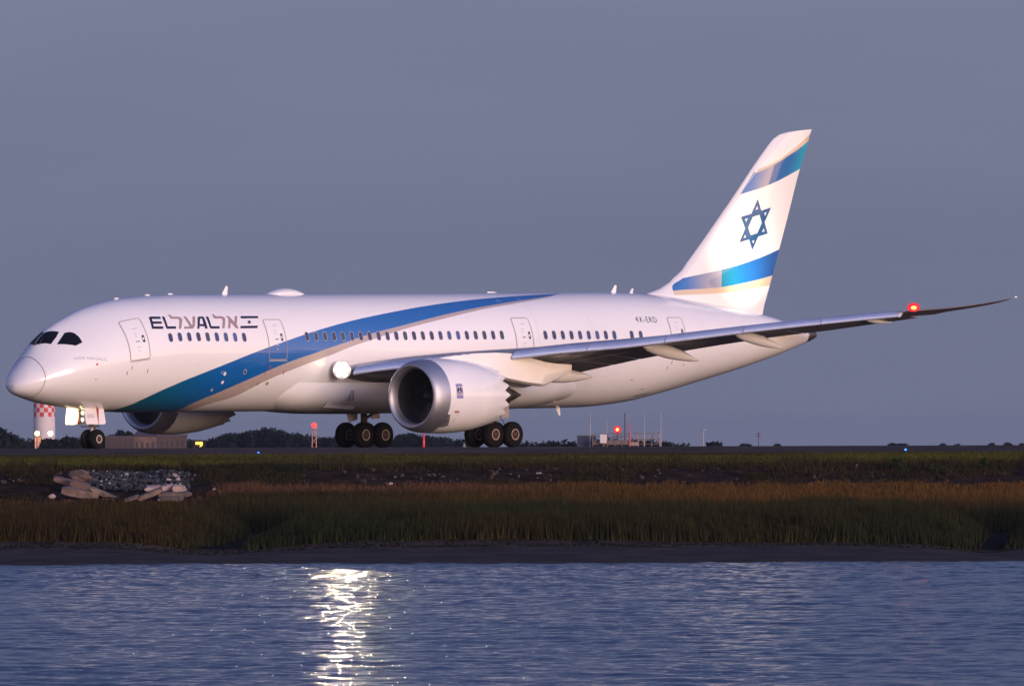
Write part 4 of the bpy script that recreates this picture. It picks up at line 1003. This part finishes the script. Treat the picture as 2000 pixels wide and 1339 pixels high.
# shrubs on the bank
def shrub(px, y0, y1, wpx, d, label, seed, n=900):
    x, _, zt = W(px, y0, d); _, _, zb = W(px, y1, d); zb = min(zb, float(HT(x, d))); t = thing('shrub', (x, d, zb), label, 'shrub')
    g = np.random.default_rng(seed); h = zt - zb; w = wpx / 26000 * d / 2
    pts = [(g.uniform(-.5, .5) * w, g.uniform(-.4, .4) * w, h * g.uniform(.3, .75), w * .55, w * .55, h * .3) for _ in range(7)]
    v, f, c = leaf_cloud(pts, n, .035, g, (.022, .032, .012)); o = fast_mesh('foliage', v, f, m_grass, None, cols=c, smooth=False); o.parent = t
    mb = MB()
    for k in range(5): mb.tube((0, 0, -.05), (g.uniform(-.5, .5) * w, g.uniform(-.3, .3) * w, h * .6), .02, .008, n=5)
    mb.build('stem', mat('twig_bark', (.04, .03, .02), .9), t)
shrub(1752, 889, 930, 34, 602, 'dark green bush on the bank right of centre, tallest of the bank shrubs', 3)
shrub(1921, 893, 930, 14, 602, 'narrow dark upright bush on the bank at the far right', 4, 500)
shrub(1830, 905, 926, 44, 601, 'low spreading dark bush between the two upright bank bushes', 5, 700)

# stones
m_slab = mat('old_concrete', (.20, .14, .11), .9, noise=.5, nscale=2.5, bump=.6, bscale=9)
m_slabw = mat('pale_concrete', (.40, .29, .26), .85, noise=.3, nscale=3, bump=.5, bscale=9)
m_slabr = mat('ruddy_concrete', (.15, .095, .085), .9, noise=.5, nscale=2, bump=.9, bscale=7)
def slab(p, q, thick, depth, d, m, label, seed):
    a = Vector(W(p[0], p[1], d)); b_ = Vector(W(q[0], q[1], d + .25)); c0 = (a + b_) / 2; t = thick / 26000 * d
    rr = random.Random(seed); n_ = 7; rings = []; dr = (b_ - a); up = Vector((-dr.z, 0, dr.x)).normalized()
    if up.z < 0: up = -up
    for i in range(n_ + 1):
        c = a + dr * (i / n_) - c0; j = lambda k=.010: rr.uniform(-k, k)
        e = .0 if 0 < i < n_ else .06
        rings.append([c + up * (t / 2 - e + j()) + Vector((0, -.02 + j(), 0)), c + up * (-t / 2 + e + j()) + Vector((0, -.02 + j(), 0)), c + up * (-t / 2 + e + j()) + Vector((0, depth + j(.08), 0)), c + up * (t / 2 - e + j()) + Vector((0, depth + j(.08), .08))])
    mb = MB(); mb.loft(rings); o = mb.build('concrete_slab', m, smooth=False); o.location = c0
    bm = bmesh.new(); bm.from_mesh(o.data); bmesh.ops.bevel(bm, geom=bm.edges[:], offset=.006, segments=1, affect='EDGES'); bm.to_mesh(o.data); bm.free()
    return tag(o, label, 'concrete slab', 'broken concrete slabs on the bank')
slab((103, 935), (150, 948), 10, .7, 596, m_slabr, 'weathered ruddy concrete slab under the big reddish block', 1)
slab((136, 942), (175, 955), 13, .8, 595, m_slabr, 'thick rough slab wedged just below the big reddish block', 2)
slab((119, 958), (191, 971), 15, .7, 592, m_slab, 'longest thick concrete slab at the lower left of the heap', 3)
slab((175, 954), (234, 981), 8, .6, 592.4, m_slab, 'slanting concrete slab sloping down right below the gravel', 4)
slab((240, 981), (270, 969), 6, .35, 590.6, m_slab, 'small thin slab end pointing down left in the middle of the heap', 5)
slab((268, 976), (316, 957), 9, .45, 591, m_slab, 'long thin slab leaning up to the right near the centre', 6)
slab((281, 956), (314, 952), 7, .45, 592.6, m_slabw, 'pale flat slab lying at the foot of the gravel', 7)
slab((314, 955), (338, 950), 9, .5, 592.2, m_slabw, 'short pale slab propped on the end of the leaning slab', 8)
slab((336, 953), (361, 957), 11, .5, 592, m_slabw, 'whitest broken slab with a dark hole, topmost at right', 9)
slab((308, 967), (373, 966), 8, .6, 591.4, m_slab, 'long level slab in the middle of the right hand stack', 10)
slab((306, 976), (358, 975), 7, .5, 590.8, m_slab, 'lowest level slab at the bottom of the right hand stack', 11)
mb = MB(); mb.blob((0, 0, 0), (.56, .5, .30), 11, 12, 7, .22); o = mb.build('boulder', m_slabr, smooth=False); o.location = W(154, 930, 598); tag(o, 'big reddish block of rubble, uppermost left of the gravel', 'boulder')
for k, (px, y, r, lb) in enumerate(((100, 969, .17, 'pale rounded stone left of the longest slab'), (762, 944, .10, 'small pinkish stone on the bare bank left of centre'), (731, 967, .09, 'small pale stone among dead grass below the bank'), (417, 955, .08, 'little pink stone on the bank right of the slabs'), (134, 979, .10, 'grey stone at the foot of the longest slab'))):
    mb = MB(); mb.blob((0, 0, 0), (r, r * .8, r * .7), 30 + k, 9, 6, .2); o = mb.build('stone', m_slabw if k != 4 else m_slab, smooth=False)
    d = 591 if k in (0, 4) else 594 if k in (1, 3) else 590; x, _, z = W(px, y, d); o.location = (x, d, z); tag(o, lb, 'stone')
# rip-rap gravel heap
g = np.random.default_rng(21); V = []; F = []; C = []
cube = np.array([(-1, -1, -1), (1, -1, -1), (1, 1, -1), (-1, 1, -1), (-1, -1, 1), (1, -1, 1), (1, 1, 1), (-1, 1, 1)]) * .5
tri = [(0, 2, 1), (0, 3, 2), (4, 5, 6), (4, 6, 7), (0, 1, 5), (0, 5, 4), (1, 2, 6), (1, 6, 5), (2, 3, 7), (2, 7, 6), (3, 0, 4), (3, 4, 7)]
for k in range(2000):
    wide = k >= 1500
    if not wide:
        t = g.uniform(0, 1); x = -19.3 + 4.6 * t + g.normal(0, .25); d = g.uniform(596, 604.5) - 1.5 * t
        s = g.uniform(.06, .17) if g.uniform() < .9 else g.uniform(.17, .26); hump = .12 * math.sin(math.pi * min(1, max(0, (d - 592) / 12)))
    else:
        x = g.uniform(-38, 38); d = g.uniform(591, 604); s = g.uniform(.04, .14) * (1.5 if fbm(np.array([x * .2]), np.array([d * .2]), 2, 3)[0] > .55 else .8); hump = 0
    z = float(HT(x, d)) + hump + s * .2
    M = np.array(Matrix.Rotation(g.uniform(0, 6), 3, 'Z') @ Matrix.Rotation(g.uniform(0, 6), 3, 'X'))
    sc3 = np.array([g.uniform(.7, 1.3), g.uniform(.6, 1.2), g.uniform(.4, .9)]) * s
    v = (cube * g.uniform(.7, 1.1, (8, 1)) * sc3) @ M.T + np.array([x, d, z]); b0 = len(V) * 8
    V.append(v); F += [(a + b0, b_ + b0, c + b0) for a, b_, c in tri]
    base = np.array((.042, .045, .055)) if not wide else np.array((.06, .045, .04)); q = g.uniform(.4, 1.3)
    if g.uniform() < (.07 if not wide else .02): base = np.array((.30, .27, .27)); q = 1
    C.append(np.concatenate([np.tile(base * q, (8, 1)), np.ones((8, 1))], 1))
nG = 1500
V_ = np.concatenate(V[:nG]); C_ = np.concatenate(C[:nG]); F_ = np.array(F[:nG * 12])
fast_mesh('gravel', V_, F_, m_grass, 'stuff', cols=C_, smooth=False)
V_ = np.concatenate(V[nG:]); C_ = np.concatenate(C[nG:]); F_ = np.array(F[nG * 12:]) - nG * 8
fast_mesh('bank_pebbles', V_, F_, m_grass, 'stuff', cols=C_, smooth=False)

# ================================================================== airfield furniture and far background
def lamp_ball(name, p, r, m, parent):
    mb = MB(); mb.blob(p, (r, r, r), jit=0, n=12, m=8); return mb.build(name, m, parent)
def red_halo_shell(name, p, r, parent): return lamp_ball(name, p, r, halo_mix('red_halo', (1, .015, .03), 1.3), parent)  # glowing ball added round a beacon as its red halo
m_blue = mat('blue_lens', (.02, .05, .5), .3, emit=(.04, .20, 1), es=3.5)
for px, y, lb in ((504, 884, 'small blue taxiway edge light near the nose, left of the main wheels'), (1768, 877.5, 'small blue taxiway edge light at the far right under the wing tip')):
    d = 661; x, _, z = W(px, y, d); zb = float(HT(x, d)); t = thing('taxiway_light', (x, d, zb), lb, 'edge light', 'blue taxiway edge lights')
    mb = MB(); mb.tube((0, 0, -.03), (0, 0, z - zb - .03), .025); mb.build('stem', m_grey, t); lamp_ball('lens', (0, 0, z - zb), .055, m_blue, t)
# illuminated guidance sign
d = 762; x, _, z = W(388, 874.2, d); t = thing('guidance_sign', (x, d, 0), 'black sign box beyond the taxiway showing a glowing yellow angled mark', 'sign')
mb = MB(); mb.box((-.36, -.05, .04), (.36, .12, .46)); mb.build('sign_box', mat('sign_black', (.01, .01, .01), .6), t, smooth=False)
mb = MB(); mb.loft([[(-.20, yy, .36), (.21, yy, .36), (.215, yy, .18), (.13, yy, .08), (.02, yy, .07), (.08, yy, .2), (-.2, yy, .2)] for yy in (-.075, -.052)]); mb.build('sign_symbol', mat('sign_yellow', (.7, .5, .05), .4, emit=(1, .62, .10), es=1.5), t, smooth=False)
mb = MB(); mb.tube((-.25, 0, -.02), (-.25, 0, .06), .02); mb.tube((.25, 0, -.02), (.25, 0, .06), .02); mb.build('leg', m_grey, t)
# red marker post and white cone
m_redm = mat('marker_red', (.75, .05, .07), .4)
x, d, z = W(827, 847, 900); t = thing('marker_post', (x, d, -.4), 'slim red marker post behind the left engine', 'marker post'); mb = MB(); mb.tube((0, 0, 0), (0, 0, z + .4), .09, .06, n=8); mb.build('post', m_redm, t)
x, d, z = W(906, 864, 820); t = thing('traffic_cone', (x, d, 0), 'small white marker cone just left of the right hand wheels', 'cone'); mb = MB(); mb.lathe([(0, .14), (.02, .14), (.03, .09), (z, .02)], axis='Z', n=12); mb.build('cone_body', m_slabw, t)
# obstruction light mast behind the wheels
m_redl = mat('beacon_red', (.6, .02, .02), .3, emit=(1, .03, .03), es=3.5)
def mast(px, y0, d, zb, r, m, label, name='antenna_mast', cat='antenna', grp='antenna masts round the equipment platform', arms=()):
    x, _, z = W(px, y0, d); t = thing(name, (x, d, zb), label, cat, grp); mb = MB(); mb.tube((0, 0, 0), (0, 0, z - zb), r, r * .5, n=8); mb.build('pole', m, t)
    for (dy, L) in arms:
        mb = MB(); mb.tube((-L, 0, z - zb - dy), (L, 0, z - zb - dy), r * .7, n=6); mb.build('crossarm', m, t)
    return t, z - zb
d = 1200; x, _, z = W(613, 830, d); t = thing('beacon_mast', (x, d, -2), 'short lattice mast with a red light, between nose and main wheels', 'beacon mast')
hgt = z + 2; mo = mat('mast_orange', (.55, .28, .2), .5)
for sx in (-1, 1):
    for sy in (-1, 1):
        mb = MB(); mb.tube((sx * .25, sy * .25, 0), (sx * .15, sy * .15, hgt - .25), .035, n=6); mb.build('leg', mo, t)
mb = MB()
for k in range(5):
    z0 = hgt * k / 5.5; mb.tube((-.25, -.2, z0), (.22, -.2, z0 + hgt / 5.5), .02, n=5); mb.tube((.25, -.2, z0), (-.22, -.2, z0 + hgt / 5.5), .02, n=5)
mb.box((-.3, -.3, hgt - .3), (.3, .3, hgt - .22)); mb.build('bracing', mo, t); lamp_ball('beacon', (0, 0, hgt), .24, m_redl, t)

# equipment platform with beacon, cabinets and masts
d = 1200; K = d / 26000.; zb = -1.9
def wx(px): return (px - 1000) * K
def wz(px, y): return .1 + (hy(px) - y) * K
m_ctn = mat('container_blue', (.045, .055, .10), .6); m_steel = mat('weathered_steel', (.12, .09, .09), .6); m_cab = mat('cabinet_white', (.6, .56, .56), .5); m_wood = mat('timber_pink', (.33, .24, .22), .8)
t = thing('shipping_container', (wx(1145), d + 2, zb), 'dark blue shipping container left of the equipment platform', 'container')
mb = MB(); mb.box((-.85, -1, 0), (.85, 1, wz(1145, 850.5) - zb)); 
for k in range(8): mb.box((-.85 + .22 * k, -1.04, .05), (-.75 + .22 * k, -1.0, wz(1145, 851.5) - zb))
mb.build('corrugated_wall', m_ctn, t, smooth=False); mb = MB(); mb.box((-.9, -1.06, wz(1145, 850.3) - zb), (.9, 1.06, wz(1145, 849.3) - zb)); mb.build('roof', m_steel, t, smooth=False)
t = thing('equipment_platform', (wx(1210), d, zb), 'raised steel platform with railings on the horizon right of the tail belly', 'platform')
X = lambda px: wx(px) - wx(1210); Z = lambda y: wz(1210, y) - zb
mb = MB(); mb.box((X(1156), -.8, Z(868)), (X(1229), .8, Z(859))); mb.build('deck', m_steel, t, smooth=False)
for a, b_ in ((1156, 1229),):
    for yy in (846, 852): mb = MB(); mb.box((X(a), -.82, Z(yy) - .03), (X(b_), -.76, Z(yy) + .03)); mb.build('rail', m_steel, t, smooth=False)
for px in (1157, 1186, 1200, 1214, 1228):
    mb = MB(); mb.box((X(px) - .04, -.85, 0), (X(px) + .04, -.75, Z(845.5))); mb.build('post', m_steel, t, smooth=False)
mb = MB(); mb.tube((X(1186), -.8, Z(858)), (X(1214), -.8, Z(846)), .03); mb.tube((X(1200), -.8, Z(858)), (X(1228), -.8, Z(846)), .03); mb.build('brace', m_steel, t)
t2 = thing('steel_scaffold', (wx(1260), d + 4, zb), 'pale lattice scaffold standing right of the railed platform', 'scaffold')
X2 = lambda px: wx(px) - wx(1260)
for px in (1231, 1247, 1258, 1273, 1289):
    mb = MB(); mb.box((X2(px) - .05, -.5, 0), (X2(px) + .05, -.4, Z(845))); mb.build('post', m_wood if px != 1273 else m_steel, t2, smooth=False)
for yy in (846, 857, 867): mb = MB(); mb.box((X2(1231), -.52, Z(yy) - .03), (X2(1290), -.46, Z(yy) + .03)); mb.build('rail', m_steel, t2, smooth=False)
for a, b_ in ((1231, 1247), (1258, 1247), (1258, 1273), (1289, 1273)): mb = MB(); mb.tube((X2(a), -.5, Z(867)), (X2(b_), -.5, Z(847)), .03); mb.build('brace', m_wood, t2)
mb = MB(); mb.box((X2(1232), -.6, Z(870)), (X2(1246), .4, Z(863))); mb.build('crate', m_wood, t2, smooth=False)
t = thing('equipment_cabinet', (wx(1177.5), d - 1.2, zb), 'white equipment cabinet in front of the platform railing', 'cabinet')
h = wz(1177, 848) - zb; mb = MB(); mb.box((-.30, -.2, h - .78), (.30, .3, h)); mb.build('cabinet_body', m_cab, t, smooth=False)
mb = MB(); mb.box((-.26, -.22, h - .74), (-.01, -.2, h - .06)); mb.box((.01, -.22, h - .74), (.26, -.2, h - .06)); mb.build('door', m_cab, t, smooth=False); mb = MB(); mb.tube((0, 0, 0), (0, 0, h - .7), .12); mb.build('pedestal', m_steel, t)
x, _, z = W(1205, 838.5, d); t = thing('obstruction_beacon', (x, d - .5, zb), 'brightest red beacon standing on the railed platform', 'beacon'); mb = MB(); mb.tube((0, 0, 0), (0, 0, z - zb - .2), .05); mb.build('pole', m_steel, t)
lamp_ball('beacon', (0, 0, z - zb), .15, mat('beacon_hot', (.8, .1, .05), .3, emit=(1, .42, .12), es=8), t); red_halo_shell('halo_shell', (0, 0, z - zb), .34, t)
mb = MB(); mb.lathe([(z - zb - .32, .12), (z - zb - .24, .2), (z - zb - .20, .2)], axis='Z', n=14); mb.build('lamp_housing', m_steel, t)
wm = mat('mast_white', (.30, .29, .31), .6); dm = mat('mast_dark', (.10, .04, .06), .6)
mast(1152, 800, d, zb, .07, wm, 'tall white mast above the blue container'); mast(1184.5, 815, d, zb, .06, wm, 'shorter white mast left of the bright red beacon')
mast(1220, 806, d, zb, .085, dm, 'dark red mast just right of the bright red beacon'); mast(1258, 804, d + 1, zb, .06, wm, 'white mast over the middle of the pale scaffold')
mast(1290, 804, d + 1, zb, .075, wm, 'white mast at the right end of the pale scaffold')
t, h = mast(1230, 826, d, zb, .06, m_redm, 'short mast with a red tip between platform and scaffold')
mast(1373, 838, 1400, -2, .10, wm, 'pale post with short crossarm right of the scaffold', arms=((.05, .3),)); mast(1481, 842, 1400, -2, .06, dm, 'thin dark pole with small arms, farthest right', arms=((.25, .22), (.5, .2)))

# water tower
d = 5000; x, _, z = W(86, 768, d); r = 4.05; t = thing('water_tower', (x, d, -4), 'white water tower with red and white chequered top, behind the nose wheel', 'water tower')
H = z + 4; zc0 = wz2 = .1 + (hy(86) - 813.5) / 5.2 + 4
mb = MB(); mb.lathe([(0, r), (zc0, r)], axis='Z', n=40, close=False); mb.build('tank_wall', mat('tower_white', (.66, .60, .62), .6, noise=.1, nscale=.2), t)
m_twr = mat('tower_red', (.55, .05, .05), .6); nn = 16; V = []; rows = 5; rh = 8.7 / 5.2
src = {}
for j in range(rows):
    for k in range(nn):
        a0, a1 = 2 * math.pi * k / nn, 2 * math.pi * (k + 1) / nn; V = []
        for z_ in (zc0 + j * rh, zc0 + (j + 1) * rh):
            for q in range(4): a = a0 + (a1 - a0) * q / 3; V.append((r * math.cos(a), r * math.sin(a), z_))
        mesh_obj('chequer_panel', V, [(q, q + 1, q + 5, q + 4) for q in range(3)], m_twr if (j + k) % 2 else MATS['tower_white'], t)
mb = MB(); mb.lathe([(zc0 + rows * rh, r), (zc0 + rows * rh + .6, r * .8), (zc0 + rows * rh + 1, .01)], axis='Z', n=40, close=False); mb.build('roof', MATS['tower_white'], t)
# two lit lamps in front of the tower
for px, col, es, lb in ((72, (1, .55, .18), 30, 'orange lamp on a pole at the left foot of the water tower'), (98, (1, .95, .85), 30, 'white lamp on a pole at the right foot of the water tower')):
    d = 2400; x, _, z = W(px, 846, d); t = thing('lamp_post', (x, d, -4), lb, 'lamp post', 'lit lamp posts by the water tower')
    mb = MB(); mb.tube((0, 0, 0), (0, 0, z + 4 - .3), .12, n=8); mb.build('pole', m_steel, t); lamp_ball('lamp', (0, 0, z + 4), .40, mat('lamp_%s' % ('amber' if px == 72 else 'white'), (.9, .7, .4), .3, emit=col, es=es), t)
x, d, z = W(73, 853, 2440); t = thing('hut', (x, d, -4), 'small hut added to carry an orange glow beside the water tower', 'hut'); mb = MB(); mb.box((-.5, -.5, 0), (.6, .5, z + 4)); mb.build('wall', m_slabw, t, smooth=False); mb = MB(); mb.loft([[(-.7, -.7, z + 4), (.8, -.7, z + 4), (.05, -.7, z + 4.4)], [(-.7, .6, z + 4), (.8, .6, z + 4), (.05, .6, z + 4.4)]]); mb.build('roof', m_steel, t, smooth=False)  # hut added as a surface for the orange flare below the lamp
pl = bpy.data.lights.new('hut_glow', 'POINT'); pl.energy = 900; pl.color = (1, .4, .1); pl.shadow_soft_size = .3; po = bpy.data.objects.new('hut_glow', pl); COL.objects.link(po); po.location = W(72.5, 850, 2436)  # unseen point light added to turn the hut orange

# far buildings
m_bw = mat('far_wall', (.075, .052, .05), .8, noise=.2, nscale=.5); m_br = mat('far_roof', (.06, .05, .06), .8); m_bg = mat('far_glass', (.02, .02, .03), .3)
def building(px0, px1, y0, d, label, nw, gable=True, zb=-4, seed=0, wall=None):
    x0, _, z = W(px0, y0, d); x1 = W(px1, y0, d)[0]; w = (x1 - x0) / 2; h = z - zb; t = thing('building', ((x0 + x1) / 2, d, zb), label, 'building')
    wh = h * (.8 if gable else .93); mb = MB(); mb.box((-w, 0, 0), (w, 8, wh)); mb.build('wall', wall or m_bw, t, smooth=False)
    mb = MB()
    if gable: mb.loft([[(-w - .3, -.3, wh), (w + .3, -.3, wh), (w * .55, 4, h), (-w * .55, 4, h)], [(-w - .3, 8.3, wh), (w + .3, 8.3, wh), (w * .55, 4.2, h), (-w * .55, 4.2, h)]])
    else: mb.box((-w - .15, -.15, wh), (w + .15, 8.15, h))
    mb.build('roof', m_br, t, smooth=False)
    for k in range(nw):
        cx_ = -w + (k + .5) * 2 * w / nw; ww = w / nw * .45
        for zz in ((h - 2.2, h - 1.2), (h - 3.6, h - 2.6)):
            if zz[1] < wh: mb = MB(); mb.box((cx_ - ww, -.05, zz[0]), (cx_ + ww, .02, zz[1])); f_ = mb.build('window', m_bg, t, smooth=False)
building(262, 303, 835, 2400, 'tall pinkish brown building behind the right engine', 4, wall=mat('pink_wall', (.16, .105, .095), .8, noise=.4, nscale=.7))
building(300, 362, 848, 2450, 'long low brown building to the right of the tall one', 6, False)
building(205, 262, 851, 2500, 'long low dark building between nose wheel and tall building', 5, False, wall=mat('dull_wall', (.06, .042, .042), .8))

# trees
m_leaf = tint_mat('tree_leaves', .9)
def tree(px, y0, wpx, d, label, seed, zb=-4, n=2600, col=(.012, .018, .018)):
    x, _, zt = W(px, y0, d); K_ = d / 26000; h = zt - zb; w = wpx * K_ / 2; t = thing('tree', (x, d, zb), label, 'tree'); g = np.random.default_rng(seed)
    pts = [(g.uniform(-.6, .6) * w, g.uniform(-.4, .4) * w, h * g.uniform(.45, .8), w * .5, w * .5, h * .2) for _ in range(11)]
    v, f, c = leaf_cloud(pts, n, .30, g, col); o = fast_mesh('crown', v, f, m_leaf, None, cols=c, smooth=False); o.parent = t
    mb = MB(); mb.tube((0, 0, 0), (0, 0, h * .6), .35, .15, n=8)
    for k in range(4): mb.tube((0, 0, h * .35), (g.uniform(-.6, .6) * w, 0, h * .7), .15, .05, n=6)
    mb.build('trunk', mat('far_bark', (.04, .03, .03), .9), t)
tree(6, 835, 62, 2600, 'large dark tree at the left edge of the view', 1, n=4000)
tree(40, 857, 40, 2600, 'low dark tree between the edge tree and the water tower', 2)
tree(95, 853, 34, 2350, 'dark round bush in front of the water tower foot', 3)
tree(132, 853, 44, 2600, 'dark tree just left of the nose wheel', 4)
tree(218, 846, 46, 2620, 'dark tree rising left of the tall brown building', 5)
tree(245, 836, 40, 2640, 'tallest dark tree against the tall brown building', 6)
def wood(name, prof, d, N, seed, zb=-4, col=(.011, .017, .019)):
    g = np.random.default_rng(seed); pts = []; xs = [p[0] for p in prof]; ys = [p[1] for p in prof]
    px = xs[0]
    while px < xs[-1]:
        y = np.interp(px, xs, ys) + g.uniform(-1, 4); x, _, zt = W(px, y, d); r = g.uniform(.9, 2.2); dd = d + g.uniform(-20, 40)
        for zz in np.arange(zt - r * .8, zb + 2, -1.8): pts.append((x + g.uniform(-.8, .8), dd, zz, r, r, r * .9))
        px += g.uniform(3, 9)
    v, f, c = leaf_cloud(pts, N, .22, g, col); fast_mesh(name, v, f, m_leaf, 'stuff', cols=c, smooth=False)
wood('distant_trees', [(395, 862), (405, 856), (440, 852), (452, 846), (480, 845), (500, 838), (530, 836), (548, 841), (560, 848), (580, 847), (605, 852), (640, 854), (670, 852), (700, 858), (760, 856), (775, 850), (800, 846), (820, 850), (850, 853), (880, 856), (905, 861), (930, 864)], 2700, 60000, 11)
wood('distant_trees', [(0, 858), (60, 858), (150, 858), (200, 856), (330, 855), (395, 862)], 2900, 26000, 12)
wood('distant_scrub', [(1000, 866), (1060, 864), (1110, 863), (1150, 861), (1290, 862), (1310, 863), (1326, 869)], 1700, 9000, 13, zb=-3)
wood('distant_scrub', [(1348, 868), (1362, 864), (1376, 866), (1392, 864), (1398, 868)], 1700, 1800, 14, zb=-3)
wood('far_shore', [(1400, 869), (1480, 868), (1600, 867), (1690, 865), (1760, 867), (1850, 867), (1990, 866), (2100, 866)], 3500, 12000, 15, zb=-3)

# ------------------------------------------------------------------ evening haze
mh = bpy.data.materials.new('haze_air'); mh.use_nodes = True; n, l = mh.node_tree.nodes, mh.node_tree.links; n.clear()
oo = n.new('ShaderNodeOutputMaterial'); pv = n.new('ShaderNodeVolumePrincipled'); pv.inputs['Color'].default_value = (.85, .88, 1, 1); pv.inputs['Density'].default_value = HAZE; pv.inputs['Anisotropy'].default_value = .8
l.new(pv.outputs[0], oo.inputs['Volume'])
mb = MB(); mb.box((-17000, -400, -7), (17000, 15000, 24)); hz = mb.build('haze', mh, smooth=False); hz['kind'] = 'stuff'
